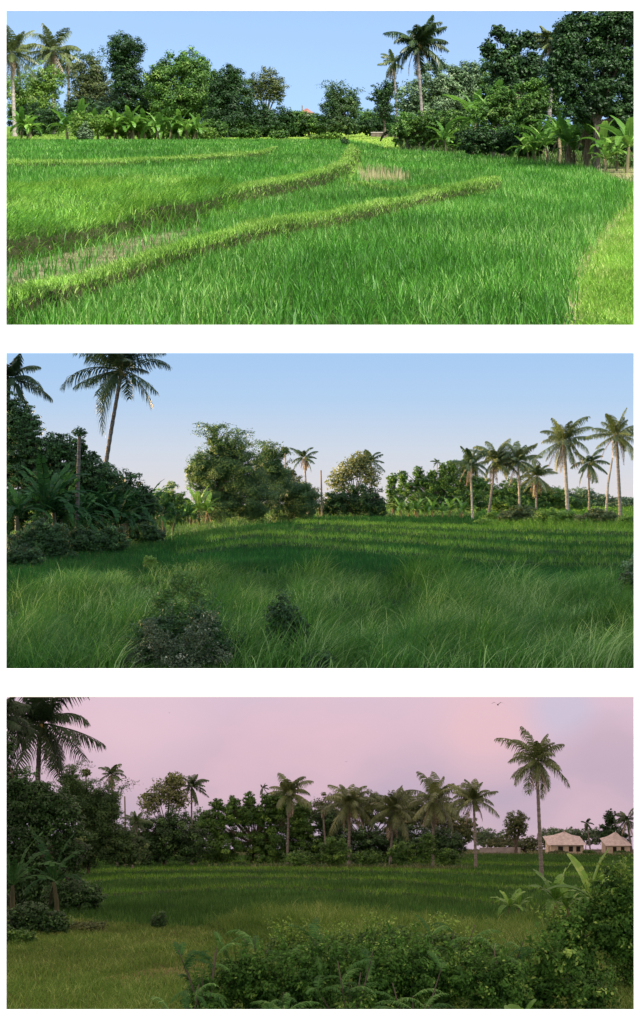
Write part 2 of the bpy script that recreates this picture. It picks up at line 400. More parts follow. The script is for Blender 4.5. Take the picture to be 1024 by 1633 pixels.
# ------------------------------------------------------------------ plant builders
def frond_geo(buf, L, n=26, lw=.085, elev=.6, droop=1.0, az=0.0, hang=.7, ll=.3, tilt=0., rv=None, origin=(0, 0, 0)):
    """one pinnate frond: arching midrib with two rows of drooping leaflets"""
    m = 14; t = np.linspace(0, 1, m)
    ang = elev-droop*t**1.4*1.5
    ds = L/(m-1)
    hx = np.concatenate([[0], np.cumsum(np.cos(ang[:-1])*ds)]); hz = np.concatenate([[0], np.cumsum(np.sin(ang[:-1])*ds)])
    ca, sa = math.cos(az), math.sin(az)
    sw = random.uniform(-.22, .22)*L*t**2
    pts = np.stack([hx*ca-sw*sa, hx*sa+sw*ca, hz], 1)+np.array(origin)
    rv = random.random()*.6 if rv is None else rv
    tube(buf, pts, np.linspace(.035, .006, m)*L/3, 4, min(1, rv+.35))
    k = np.repeat(np.linspace(.1, .99, n), 2); side = np.tile([1., -1.], n)
    k = np.clip(k+rng.normal(0, .008, len(k)), 0, 1)
    P = np.stack([np.interp(k, t, pts[:, i]) for i in range(3)], 1)
    a = np.interp(k, t, ang)
    T = np.stack([np.cos(a)*ca, np.cos(a)*sa, np.sin(a)], 1)
    Sd = np.array([-sa, ca, 0])[None]*side[:, None]
    prof = (np.sin(np.pi*(k*.86+.1)))**.6*rng.uniform(.8, 1.1, len(k))
    l = (L*ll*prof)[:, None]
    D1 = Sd*.8+T*.55+np.array([0, 0, -hang*.35])+rng.normal(0, .08, P.shape)
    D1 /= np.linalg.norm(D1, axis=1)[:, None]
    D2 = D1*.6+np.array([0, 0, -1.])*hang; D2 /= np.linalg.norm(D2, axis=1)[:, None]
    Wd = T*lw*.5*rng.uniform(.8, 1.2, (len(k), 1))
    p1 = P+D1*l*.5; p2 = p1+D2*l*.5
    V = np.stack([P-Wd, P+Wd, p1-Wd*.9, p1+Wd*.9, p2-Wd*.15, p2+Wd*.15], 1).reshape(-1, 3)
    b = (np.arange(len(k))*6)[:, None]
    Q = np.concatenate([b+np.array([[0, 1, 3, 2]]), b+np.array([[2, 3, 5, 4]])])
    buf.add(V, Q, np.repeat(np.clip(rv+rng.normal(0, .12, len(k)), 0, 1), 6))

def palm(v, name, label, px, py, tx, ty, Rpx, d=None, nf=20, dead=3, mat='palm', tr='trunk', tw=None, group=None,
         parts=False, bend=None, up=.0, nuts=True, seed=None, droop=.95, hang=.9, elmin=-.75, lean=None):
    if seed is not None: random.seed(seed)
    base = v.g(px, py) if d is None else v.at(px, d)
    d = base[1]; m = d/F
    top = np.array([(tx-CX)*m, d, (CY-ty)*m])-base
    top[1] += random.uniform(-.6, .6)*0
    root = thing(name, label, 'palm tree', base, group)
    if Rpx < 50: top[0] += random.uniform(-9, 9)*m; top[2] += random.uniform(-6, 7)*m
    if bend is None: bend = random.uniform(-.07, .07)
    t = np.linspace(0, 1, 12)
    H = top[2]
    pts = np.stack([top[0]*(t+bend*np.sin(np.pi*t)), top[1]*t, H*t], 1)
    rt = (tw or 5.5)*m*.41
    rad = rt*(1.02-.3*t); rad[0] *= 1.3; rad[1] *= 1.05
    pts[0, 2] -= .3
    b = Buf(); tt = np.linspace(0, 1, 40)
    P2 = np.stack([np.interp(tt, t, pts[:, i]) for i in range(3)], 1); r2 = np.interp(tt, t, rad)*(1+.07*np.where(np.arange(40) % 2, 1, -1))
    tube(b, P2, r2, 8); b.build('trunk', M[tr], root)
    L = Rpx*m*1.18
    cb = Buf()
    lwm = max(.075, 1.35*m)
    gap = random.uniform(0, 6.28); em_ = elmin+random.uniform(-.35, .3); wnd = random.uniform(-.5, .5)
    nf = int(nf*1.3)
    for i in range(nf):
        f = i/(nf-1)
        el = 1.5-(1.5-em_)*f**1.2+random.uniform(-.2, .2)+up*.3
        a = i*2.39996+random.uniform(-.25, .25)
        if random.random() < .12: continue
        bb = Buf() if parts else cb
        org = top+np.array([math.cos(a)*rt*.7, math.sin(a)*rt*.7, .02*L])
        frond_geo(bb, L*random.uniform(.66, 1.1)*(1-.15*(f < .2))*(1-.32*max(0, math.cos(a-gap))**2), 40 if Rpx > 30 else 24, lwm, el, droop*random.uniform(.4, 1.2)*(1 if el > 0 else .7), a+wnd*math.sin(a),
                  hang, .37 if Rpx > 60 else .32, rv=random.random()*.75, origin=org)
        if parts: bb.build('frond', M[mat], root)
    if not parts: cb.build('crown', M[mat], root)
    if dead:
        db = Buf()
        for i in range(dead):
            a = random.uniform(0, 6.28)
            frond_geo(db, L*random.uniform(.6, .85), 16, lwm, random.uniform(-1.35, -.75), .35, a, .9, .2, rv=random.random(),
                      origin=top+np.array([math.cos(a)*rt, math.sin(a)*rt, -.02*L]))
        db.build('dead_fronds', M['dead'], root)
    if nuts:
        r = max(.11, 1.5*m)
        for i in range(5 if Rpx > 38 else 0):
            nb = Buf()
            a = random.uniform(0, 6.28); c = top+np.array([math.cos(a)*rt*1.7, math.sin(a)*rt*1.7, -random.uniform(0.2, 2.2)*r])
            th = np.linspace(-np.pi/2, np.pi/2, 6)
            tube(nb, c+np.stack([0*th, 0*th, np.sin(th)*r*1.15], 1), np.cos(th)*r+.005, 7)
            nb.build('coconut', M['coco'], root, True)
    return root

def crown_geo(buf, blobs, leaf, dens, cl=.26, flat=.75, droop=0.0, hollow=2.4, asp=.55):
    """blobs: (centre xyz, radii xyz) in metres; clumps of leaves through the volume of every blob"""
    for c, r in blobs:
        c = np.asarray(c, float); r = np.asarray(r, float)
        area = math.pi*r[0]*r[2]
        ntot = int(9.0*dens*area/(leaf*leaf*.5))
        rc = cl*min(r[0], r[2])*.9
        nc = max(10, int(area/(rc*rc*.55)))
        nc = min(nc, 500)
        dr = rng.normal(size=(nc, 3)); dr /= np.linalg.norm(dr, axis=1)[:, None]
        rad = rng.random(nc)**(1/hollow)*rng.uniform(.8, 1.16, nc)
        cc = c+dr*rad[:, None]*r*(1-.35*cl)
        if droop: cc[:, 2] -= droop*r[2]*((cc[:, 0]-c[0])/r[0])**2
        per = max(3, ntot//nc)
        idx = np.repeat(np.arange(nc), per); n = len(idx)
        o = rng.normal(size=(n, 3)); o /= np.linalg.norm(o, axis=1)[:, None]
        csz = rng.uniform(.6, 1.3, nc)[idx, None]
        P = cc[idx]+o*rc*csz*(rng.random(n)**.45)[:, None]*np.array([1.1, 1.1, flat])
        N = o+dr[idx]*.5+np.array([0, 0, .55])+rng.normal(0, .45, (n, 3))
        ct = rng.normal(0, .26, nc)[idx]
        rnd = np.clip(.38+ct+rng.normal(0, .17, n), 0, 1)
        leaves(buf, P, N, leaf*rng.uniform(.7, 1.35, n), leaf*asp*rng.uniform(.7, 1.3, n), rnd)

def tree(v, name, label, px, blobs, mat, d=None, py=None, leaf=5.0, dens=1.2, cat='tree', group=None, trunk=True, tw=6,
         cl=.26, flat=.75, droop=0.0, hollow=2.4, crown='crown', extra=None, depth=.8, asp=.55, lx=None):
    """blobs given as (px, row, half width, half height[, depth offset]) seen at the tree's own distance"""
    base = v.g(px, py) if d is None else v.at(px, d)
    d = base[1]; m = d/F
    root = thing(name, label, cat, base, group)
    bl = []
    for q in blobs:
        dy = (q[4] if len(q) > 4 else 0)*m
        bl.append((np.array([(q[0]-CX)*m, d+dy, (CY-q[1])*m])-base, (q[2]*m, max(q[2], q[3]*.6)*m*depth, q[3]*m)))
    if trunk:
        b = Buf(); cz = np.mean([x[0] for x in bl], axis=0)
        hub = np.array([cz[0]*.5, 0, max(.35*cz[2], .3*max(x[0][2] for x in bl))])
        tube(b, [(0, 0, -.05 if cat == 'shrub' else -.3), hub*.5+np.array([tw*m*.15, 0, 0]), hub], [tw*m*.5, tw*m*.38, tw*m*.3], 8)
        for c, r in bl:
            for k in range(3):
                e = c+np.array([rng.uniform(-.6, .6)*r[0], rng.uniform(-.5, .5)*r[1], rng.uniform(-.1, .7)*r[2]])
                mid = hub*.5+e*.5+np.array([rng.uniform(-.1, .1)*r[0], 0, rng.uniform(0, .15)*r[2]])
                tube(b, [hub, mid, e], [tw*m*.24, tw*m*.13, tw*m*.04], 5)
        b.build('trunk', M['bark'], root)
    cb = Buf()
    crown_geo(cb, bl, leaf*m*.7, dens*.92, cl, flat, droop, hollow, asp)
    cb.build(crown, M[mat], root)
    if extra: extra(root, bl, m)
    return root

def shoots(n, lo, hi, mat, lf=6):
    """loose leafy stems sticking out of a bush"""
    def f(root, bl, m):
        b = Buf()
        for i in range(n):
            c, r = random.choice(bl)
            a = random.uniform(0, 6.28); k = random.uniform(0, .95)
            o = c+np.array([math.cos(a)*r[0]*k, math.sin(a)*r[1]*k, r[2]*.8*math.sqrt(1-k*k)])
            L = random.uniform(lo, hi)*m; t = np.linspace(0, 1, 6); ln = random.uniform(.1, .7)
            cu = np.stack([math.cos(a)*L*ln*t**1.5, math.sin(a)*L*ln*t**1.5, L*(t-.3*ln*t**2)], 1)+o-np.array([0, 0, .3*L])
            tube(b, cu, np.linspace(1.2, .4, 6)*m*.5, 4, .2)
            nn = int(L/m/2.2); tt = rng.uniform(.1, 1, nn); P = np.stack([np.interp(tt, t, cu[:, q]) for q in range(3)], 1)
            P += rng.normal(0, lf*.42*m, (nn, 3))
            z = random.uniform(.5, 1.25)
            leaves(b, P, rng.normal(size=(nn, 3))+np.array([0, -.4, .8]), lf*m*z*rng.uniform(.7, 1.2, nn), lf*.45*m*z, np.clip(rng.normal(random.uniform(.3, .75), .16, nn), 0, 1))
        tag(b.build('shoots', M[mat], root), kind='stuff')
    return f

def plumes(n, lo=26, hi=44):
    def f(root, bl, m):
        tops = sorted(bl, key=lambda q: -(q[0][2]+q[1][2]))[:max(3, len(bl)//2)]
        b = Buf()
        for i in range(n):
            c, r = random.choice(tops)
            a = random.uniform(0, 6.28); k = random.uniform(0, .8)
            o = c+np.array([math.cos(a)*r[0]*k, math.sin(a)*r[1]*.5, r[2]*.6*math.sqrt(1-k*k)])
            L = random.uniform(lo, hi)*m; t = np.linspace(0, 1, 8)
            cu = np.stack([math.cos(a)*L*.75*t**2, math.sin(a)*L*.6*t**2, L*(t-.55*t**3)], 1)+o
            tube(b, cu, np.linspace(.7, .25, 8)*m*.5, 4, .3)
            nn = 46; tt = rng.uniform(.15, 1, nn); P = np.stack([np.interp(tt, t, cu[:, q]) for q in range(3)], 1)
            P += rng.normal(0, 1, (nn, 3))*np.array([2.4, 2.4, 2.0])*m*(.5+.7*tt[:, None]); P[:, 2] -= rng.random(nn)*2.5*m
            leaves(b, P, rng.normal(size=(nn, 3)), 3.6*m, 1.3*m, np.clip(rng.normal(.5, .2, nn), 0, 1))
        tag(b.build('plumes', M['bamboo'], root), kind='stuff')
    return f

def bush(v, name, label, px, py, w_, h_, mat, leaf=4.5, dens=1.3, group=None, d=None, cat='shrub', lobes=3, top=None):
    """low plant: lobes rising from the ground at (px, row) to h_ pixels"""
    bl = []
    for i in range(lobes):
        f = (i+.5)/lobes*2-1
        hh = h_*random.uniform(.75, 1.05)*(1-.25*abs(f))
        base = v.g(px, py) if d is None else v.at(px, d)
        row = CY-base[2]*F/base[1]
        bl.append((px+f*w_*.62, row-hh*.5, w_*(.9/lobes+.18), hh*.55))
    return tree(v, name, label, px, bl, mat, d=d, py=py, leaf=leaf, dens=dens, cat=cat, group=group, tw=3, cl=.34, crown='foliage')

def paddle(buf, L, Wd, elev, droop, az, rv, origin=(0, 0, 0), torn=.3, n=11):
    """one banana leaf: arching midrib with two torn half blades"""
    t = np.linspace(0, 1, n+1)
    ang = elev-droop*t**1.3*1.6; ds = L/n
    hx = np.concatenate([[0], np.cumsum(np.cos(ang[:-1])*ds)]); hz = np.concatenate([[0], np.cumsum(np.sin(ang[:-1])*ds)])
    ca, sa = math.cos(az), math.sin(az)
    P = np.stack([hx*ca, hx*sa, hz], 1)+np.array(origin)
    tube(buf, P, np.linspace(.03, .006, n+1)*L*.6, 4, min(1, rv+.4))
    prof = Wd*np.clip(np.sin(np.pi*np.clip(t*.97+.02, 0, 1))**.45, .05, 1)*np.where(t < .12, t/.12, 1)
    Nn = np.stack([-np.sin(ang)*ca, -np.sin(ang)*sa, np.cos(ang)], 1)
    for sd_ in (1, -1):
        Sd = np.array([-sa, ca, 0])*sd_
        for i in range(n):
            dz = random.uniform(.0, torn); g = random.uniform(0, torn*.5)
            a0, a1 = P[i], P[i+1]-(P[i+1]-P[i])*g*.6
            o0 = a0+(Sd*.93+Nn[i]*(.25-dz))*prof[i]+(P[i+1]-P[i])*.3
            o1 = a1+(Sd*.93+Nn[i]*(.25-dz))*prof[i+1]+(P[i+1]-P[i])*.3
            buf.add([a0, a1, o1, o0], np.array([[0, 1, 2, 3]]), float(np.clip(rv+random.uniform(-.1, .1), 0, 1)))

def banana(v, name, label, px, py, h_, mat='banana', d=None, group=None, nl=8, dry=2, wid=.26, spread=1.0, stem=.45, seed=None, clump=1, torn=.35, cat='banana plant'):
    if seed is not None: random.seed(seed)
    base = v.g(px, py) if d is None else v.at(px, d)
    d = base[1]; m = d/F; H = h_*m
    root = thing(name, label, cat, base, group)
    lb = Buf(); db = Buf(); hasdry = False
    for c in range(clump):
        off = np.array([0 if c == 0 else random.uniform(-.3, .3)*H, 0 if c == 0 else random.uniform(-.3, .3)*H, 0])
        hs = H*stem*(1 if c == 0 else random.uniform(.6, .95)); ln = random.uniform(-.06, .06)*H
        top = off+np.array([ln, 0, hs])
        sb = Buf()
        tube(sb, [off+(0, 0, -.05), off+np.array([ln*.3, 0, hs*.5]), top], [H*.032, H*.027, H*.018], 8)
        sb.build('stem', M['stem_dark' if 'dark' in mat else 'stem'], root)
        for i in range(nl):
            f = i/max(1, nl-1)
            el = 1.4-1.0*f+random.uniform(-.12, .12)
            a = i*2.39996+random.uniform(-.3, .3)+c
            Lf = (H*.66)*random.uniform(.75, 1.1)*(1 if c == 0 else .8)
            paddle(lb, Lf, Lf*wid*.5, el, (.45+.75*f)*spread*random.uniform(.8, 1.15), a, random.random()*.85, top, torn)
        for i in range(dry):
            hasdry = True; a = random.uniform(0, 6.28)
            paddle(db, hs*random.uniform(.5, .85), H*.022, -1.25+random.uniform(-.2, .25), .1, a, random.random(), top-np.array([0, 0, hs*.05]), .8, 7)
    lb.build('leaves', M[mat], root)
    if hasdry: db.build('dry_leaves', M['dry_dark' if 'dark' in mat else 'banana_dry'], root)
    return root

def pinnate_plant(v, name, label, px, py, h_, mat, d=None, n=9, seed=None, group=None, ll=.22, hang=.35, cat='plant', row=None, lw=.14):
    """upright shoots carrying long compound leaves"""
    if seed is not None: random.seed(seed)
    base = v.g(px, py) if d is None else v.at(px, d)
    d = base[1]; m = d/F
    H = h_*m if row is None else (CY-row)*m-base[2]
    root = thing(name, label, cat, base, group)
    lb = Buf()
    for k in range(5):
        a = k*1.257+random.uniform(-.5, .5); ln = random.uniform(.08, .3)*H
        hh = H*random.uniform(.6, .95)*(1 if k else 1.05)
        tip = np.array([math.cos(a)*ln, math.sin(a)*ln, hh*.93])
        sb = Buf(); tube(sb, [(0, 0, -.05), tip*np.array([.35, .35, .5]), tip], [H*.01, H*.008, H*.004], 5)
        sb.build('stem', M['bark'], root)
        for q in range(random.randint(2, 4)):
            f = random.uniform(.72, 1.0)
            frond_geo(lb, 58*m*random.uniform(.6, 1.15), 18, 4.5*m*.55, random.uniform(.1, 1.2), random.uniform(.6, 1.3), random.uniform(0, 6.28), hang, ll*.9, rv=random.random()*.8,
                      origin=tip*np.array([f, f, f]))
    lb.build('leaves', M[mat], root)
    cb = Buf(); crown_geo(cb, [((0, 0, H*.36), (H*.22, H*.22, H*.3))], 6*m, .7, .4); cb.build('foliage', M['fgleaf'], root)
    return root

def pole(v, name, label, pts, wpx, mat, d, cat='trunk', group=None, cap=None):
    base = v.at(pts[0][0], d); m = d/F
    root = thing(name, label, cat, base, group)
    P = [np.array([(x-CX)*m, d, (CY-y)*m])-base for x, y in pts]
    P[0][2] = min(P[0][2], -.1)
    b = Buf(); tube(b, P, np.linspace(wpx, wpx*.6, len(P))*m*.5, 7)
    b.build('trunk', M[mat], root)
    if cap:
        cb = Buf(); crown_geo(cb, [(P[-1], (cap[0]*m, cap[0]*m, cap[1]*m))], 4*m, 1.0)
        cb.build('tuft', M[cap[2]], root)
    return root
# ------------------------------------------------------------------ white border between the three valleys, added as a wall with openings
WY = 13.7
def border_piece(buf, x0, x1, r0, r1, splay=(0, 0, 0, 0)):
    f = lambda px, row, y, k: ((px-CX)*WY/F, y, (CY-row)*WY/F)
    e = 9.0
    l, rr, t, b_ = splay      # which sides face an opening: the back edge is cut back there
    fr = [(x0, r1), (x1, r1), (x1, r0), (x0, r0)]
    bk = [(x0+e*l, r1-e*b_), (x1-e*rr, r1-e*b_), (x1-e*rr, r0+e*t), (x0+e*l, r0+e*t)]
    V = [f(x, y, WY, 0) for x, y in fr]+[f(x, y, WY+.16, 0) for x, y in bk]
    buf.add(V, np.array([(0, 1, 2, 3), (7, 6, 5, 4), (0, 4, 5, 1), (1, 5, 6, 2), (2, 6, 7, 3), (3, 7, 4, 0)]))
wt = thing('white_border', 'added white border, built as a wall with three wide openings stacked one above the other', 'wall', (0, WY, 0))
wt.location = (0, 0, 0)
LO, RO = -340, 1365
wb = Buf()
border_piece(wb, -14, 1038, -8, 17, (0, 0, 0, 1)); wb.build('border_top', M['white'], wt)
for x0, x1, sp in ((-14, 10, (0, 1, 0, 0)), (1011, 1038, (1, 0, 0, 0))):
    wb = Buf(); border_piece(wb, x0, x1, 17, 518, sp); wb.build('post', M['white'], wt)
for a, b_ in ((562, 1066), (1108, 1610)):
    wb = Buf(); border_piece(wb, LO, 10, a, b_, (0, 1, 0, 0)); wb.build('post', M['white'], wt)
    wb = Buf(); border_piece(wb, 1011, RO, a, b_, (1, 0, 0, 0)); wb.build('post', M['white'], wt)
for a, b_, nm in ((518, 562, 'band'), (1066, 1108, 'band'), (1610, 1890, 'border_base')):
    wb = Buf(); border_piece(wb, LO, RO, a, b_, (0, 0, 1, 1 if nm == 'band' else 0)); wb.build(nm, M['white'], wt)
wb = Buf()
z0, z1 = (CY-1088)*(WY+.1)/F, (CY-1088)*25/F
wb.add([(-6, WY+.1, z0), (6, WY+.1, z0), (11, 25, z1), (-11, 25, z1)], np.array([(0, 1, 2, 3)])); wb.build('border_ledge', M['white'], wt)

# ------------------------------------------------------------------ skies of the two lower valleys
def vault(prof, zfloor, halfw, stops, over, clouds=None, glow=(4, 2.6, 1.3)):
    """prof: (y, z, v) from behind the far ground, up the sky and forward overhead"""
    P = np.array(prof, float); n = len(P)
    V = []; v = []; gl = []
    for sx in (-1, 1):
        for y, z, q in P: V.append((sx*halfw*min(1, .12+y/300), y, z)); v.append(q); gl.append(0)
    Q = np.array([(i, i+1, n+i+1, n+i) for i in range(n-1)])
    fs = [Q]
    # sides: strips from the overhead line down to the floor
    for sx, o in ((-1, 0), (1, n)):
        for i in range(len(P)-1):
            if P[i][0] > P[i+1][0]+1:
                a = len(V)
                for j in (i, i+1):
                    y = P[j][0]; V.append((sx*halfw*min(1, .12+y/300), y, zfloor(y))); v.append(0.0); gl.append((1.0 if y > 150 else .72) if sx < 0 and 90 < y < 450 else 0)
                fs.append(np.array([(o+i, o+i+1, a+1, a)]))
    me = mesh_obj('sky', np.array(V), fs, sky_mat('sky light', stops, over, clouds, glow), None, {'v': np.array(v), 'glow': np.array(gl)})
    return tag(me, kind='structure')

V1 = Valley(2.0, 190, 13.95, 420, 0)
V2 = Valley(3.0, 790, 24.5, 495, 0)
V3 = Valley(3.0, 1340, 15, 495, 0)

# sky of the middle valley: blue, brightened out of sight overhead, pale warm haze at the horizon
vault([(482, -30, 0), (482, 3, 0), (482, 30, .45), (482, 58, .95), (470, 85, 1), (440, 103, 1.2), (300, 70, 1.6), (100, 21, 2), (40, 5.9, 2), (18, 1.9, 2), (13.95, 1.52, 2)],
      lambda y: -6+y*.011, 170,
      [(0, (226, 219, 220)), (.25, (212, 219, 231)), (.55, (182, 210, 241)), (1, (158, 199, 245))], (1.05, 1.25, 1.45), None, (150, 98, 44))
vault([(482, -150, 0), (482, -104, 0), (482, -80, .45), (482, -58, 1), (472, -40, 1), (440, -28, 1.1), (300, -16, 1.4), (100, -7, 1.8), (40, -4.3, 1.8), (24, -2.95, 1.8), (13.95, -1.66, 1.8)],
      lambda y: -6-y*.218, 170,
      [(0, (182, 169, 188)), (.3, (198, 176, 195)), (.7, (218, 189, 205)), (1, (216, 194, 212))], (1.6, 1.3, 1.1), ((236, 196, 206), (3, 0, 1.2), [((52, 482, -68), 20, (238, 196, 202), .65), ((78, 482, -62), 13, (200, 198, 222), .55), ((92, 482, -78), 16, (192, 172, 190), .5), ((-60, 482, -64), 30, (232, 200, 212), .6)]), (6, 4.2, 2.7))

# ================================================================== TOP VALLEY
L_U1, L_U2, L_A = .26, .38, .19
V1.level([(-330, 425), (0, 392), (100, 372), (200, 353), (320, 332), (352, 322), (362, 306), (450, 291), (520, 277), (548, 262), (575, 238), (556, 224), (-330, 224)], L_U1)
V1.level([(-330, 268), (180, 259), (300, 253), (400, 246), (440, 240), (440, 229), (-330, 222)], L_U2)
bundA = [(-330, 530), (0, 470), (130, 439), (270, 396), (400, 355), (530, 337), (640, 315), (720, 298), (775, 284), (800, 278), (803, 292), (720, 308), (640, 326), (530, 350), (400, 372), (270, 412), (130, 458), (0, 495), (-330, 565)]
V1.level(bundA, L_A)
bundB = [(362, 300), (450, 283), (510, 271), (540, 256), (556, 228), (572, 236), (560, 262), (520, 281), (450, 295), (366, 311)]
V1.level(bundB, .31)
bundD = [(545, 286), (620, 297), (690, 298), (760, 288), (762, 293), (690, 304), (615, 304), (545, 293)]
V1.level(bundD, .1)
bundC = [(-330, 262), (180, 254), (300, 248), (420, 240), (442, 232), (446, 238), (420, 247), (300, 256), (180, 262), (-330, 270)]
V1.level(bundC, .41)
V1.kind([(-330, 322), (60, 318), (240, 304), (330, 306), (368, 320), (384, 345), (330, 356), (200, 380), (100, 403), (0, 426), (-330, 480)], 3)
V1.kind([(-330, 480), (0, 426), (100, 403), (200, 380), (322, 362), (332, 374), (270, 404), (130, 456), (0, 500), (-330, 560)], 2)
V1.kind(bundA, 1, L_A); V1.kind(bundB, 1, .31); V1.kind(bundD, 1, .1); V1.kind(bundC, 1, .41)
V1.kind([(540, 262), (560, 240), (575, 240), (580, 268), (570, 282), (548, 285)], 1, .1)
V1.kind([(575, 275), (648, 278), (652, 294), (575, 294)], 6)
V1.kind([(-330, 230), (120, 228), (330, 222), (560, 226), (640, 236), (640, 200), (-330, 200)], 4)
V1.kind([(330, 224), (420, 222), (545, 222), (600, 232), (610, 238), (700, 244), (700, 205), (330, 205)], 5)
V1.kind([(1400, 290), (1004, 300), (996, 325), (940, 395), (922, 440), (912, 560), (1400, 560)], 4)
V1.kind([(1008, 318), (992, 330), (938, 396), (914, 440), (893, 560), (921, 560), (930, 440), (956, 392), (1006, 338)], 7)
V1.kind([(640, 242), (760, 249), (880, 262), (940, 272), (1000, 296), (1400, 300), (1400, 215), (640, 215)], 8)
V1.kind([(950, 268), (1040, 268), (1040, 292), (985, 290), (960, 280)], 7)
V1.blur(2)
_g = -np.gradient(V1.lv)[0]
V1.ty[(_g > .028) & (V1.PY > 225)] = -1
# soft swellings of the banks
D1 = V1.h*F/(V1.PY-V1.yk); X1 = (V1.PX-CX)*D1/F
V1.lv += np.where(V1.ty == 3, .13*np.exp(-((V1.PY-(352-.06*V1.PX))/26)**2)+.3*(fbm(X1*1.3, D1*.25, 5)-.5), 0)+np.where(V1.ty == 1, .1*(fbm(X1*2, D1*.5, 6)-.4), 0)
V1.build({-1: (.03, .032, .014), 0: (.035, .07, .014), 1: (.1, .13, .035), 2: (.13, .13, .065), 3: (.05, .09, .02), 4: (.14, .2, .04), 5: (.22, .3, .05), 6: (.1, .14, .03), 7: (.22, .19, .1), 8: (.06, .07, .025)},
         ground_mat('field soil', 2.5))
def thin1(px, py):
    s_ = np.abs(px-(858-(py-400)*.22)) < 14
    return np.where(s_ & (py > 395), .45, 1.0)
LA = ([-330, 0, 130, 270, 400, 530, 640, 720, 800], [560, 497, 460, 414, 377, 355, 331, 313, 297])
LB = ([300, 366, 450, 520, 560, 575], [330, 318, 302, 289, 266, 240])
LU = ([-330, 0, 100, 200, 330], [510, 478, 446, 420, 384])
def hf1(px, py):
    f = np.ones(len(px))
    for (xs, ys), k, lo, xm in ((LA, .2, .35, 800), (LB, .2, .3, 575)):
        yb = np.interp(px, xs, ys); dd = (py-yb)/((yb-190)*k)
        f = np.where((dd > -.05) & (dd < 1) & (px < xm) & (px > xs[0]), np.minimum(f, lo+(1-lo)*np.clip(dd, 0, 1)), f)
    return f
V1.grass([0], .31, .0105, 13, M['rice'], 'rice_crop', 'bright green young rice filling the terraced paddies of the top opening', 'rice', (.15, .6), None, 3, .2, clump=.21, thin=thin1, hfun=hf1)
V1.grass([1], .15, .009, 16, M['bund'], 'bank_grass', 'short pale green grass along the raised paddy banks', 'grass', (.3, .9), None, 2, .5, maxd=2.5)
V1.grass([3], .3, .012, 13, M['lush'], 'wild_grass', 'rough bright grass spilling down the terrace slope at left', 'grass', (.4, 1.3), None, 3, .7, swirl=3.0)
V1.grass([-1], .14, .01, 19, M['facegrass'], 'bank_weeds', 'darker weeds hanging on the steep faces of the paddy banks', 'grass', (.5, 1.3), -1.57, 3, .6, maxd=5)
V1.grass([2], .07, .01, 1.4, M['straw'], 'mud_stubble', 'short dry stubble lying in the muddy strip', 'stubble', (.3, 1.2), None, 2, .6)
V1.grass([2], .26, .012, 2.4, M['rice'], 'rice_seedlings', 'sparse rice tufts standing in the muddy strip', 'rice', (.2, .6), None, 3, .3, clump=.25)
V1.grass([6], .42, .014, 4, M['straw'], 'rice_stubble', 'pale dry upright rice stubble beyond the curved bank', 'stubble', (.02, .15), None, 2, .3, clump=.45)
V1.grass([4], .2, .009, 12, M['lawn'], 'path_grass', 'yellow green short grass beside the earth path', 'grass', (.4, 1.1), None, 2, .5, maxd=2.6)
V1.grass([5], .12, .01, 5, M['lawn'], 'meadow_grass', 'sunny yellow green meadow at the far edge of the top paddies', 'grass', (.4, 1.0), None, 2, .5)
V1.grass([7], .1, .008, 1.8, M['lawn'], 'dry_path_grass', 'dry wisps on the narrow earth path', 'grass', (.4, 1.1), None, 2, .5)
V1.grass([8], .5, .014, 5, M['mid'], 'undergrowth', 'low weeds under the trees right of the top paddies', 'undergrowth', (.4, 1.1), None, 3, .5)

G = 'trees around the top paddies'; GP = 'coconut palms of the top opening'; GB = 'banana plants along the top paddies'; GS = 'shrubs edging the top paddies'
palm(V1, 'coconut_palm', 'coconut palm cut by the left edge of the top opening with dry hanging fronds', 24, 218, 18, 84, 50, nf=22, dead=9, mat='palm_light', tr='trunk_pale', tw=8, group=GP, seed=3, nuts=False)
palm(V1, 'coconut_palm', 'coconut palm with a whitish beard of dead fronds left of the thin palm', 85, 214, 86, 84, 52, nf=22, dead=12, mat='palm_light', tr='trunk_pale', tw=7, group=GP, seed=5, bend=.0, nuts=False)
palm(V1, 'coconut_palm', 'thin coconut palm just right of the palm with the whitish beard of dead fronds', 109, 213, 112, 96, 36, nf=15, dead=5, mat='palm', tr='trunk', tw=6, group=GP, seed=9)
palm(V1, 'coconut_palm', 'tall lone coconut palm with a slim grey trunk against the midday sky', 677, 240, 666, 72, 54, nf=24, dead=3, mat='palm', tr='trunk', tw=7, group=GP, seed=12, parts=True, bend=.04)
palm(V1, 'coconut_palm', 'small palm with bleached drooping fronds behind the lone tall palm', 636, 226, 636, 104, 26, d=150, nf=12, dead=5, mat='palm_light', tr='trunk', tw=5, group=GP, seed=15, nuts=False)
palm(V1, 'coconut_palm', 'coconut palm with a brown beard rising behind the big trees at upper right', 872, 250, 882, 66, 46, d=82, nf=20, dead=9, mat='palm_light', tr='trunk', tw=9, group=GP, seed=18, nuts=False)
def T(name, lab, px, blobs, mat, **k):
    wide = [(b[0], b[1], b[2]*1.2, b[3]*1.08)+tuple(b[4:]) for b in blobs] if px < 640 and k.get('trunk', True) else blobs
    return tree(V1, name, lab, px, wide, {'mid': 'sunlit_mid'}.get(mat, mat), group=k.pop('group', G), **k)
T('bamboo_clump', 'yellow green feathery clump between the left palms and the tall dark tree', 146, [(140, 120, 26, 34), (160, 150, 26, 36), (128, 165, 24, 30)], 'olive', d=185, leaf=4.5, dens=1.1, extra=plumes(22, 18, 30))
T('broadleaf_tree', 'pale bushy tree behind the palms at the left edge', 50, [(40, 150, 40, 40), (75, 135, 26, 34), (60, 185, 45, 30)], 'light', d=195, leaf=5, dens=1.0)
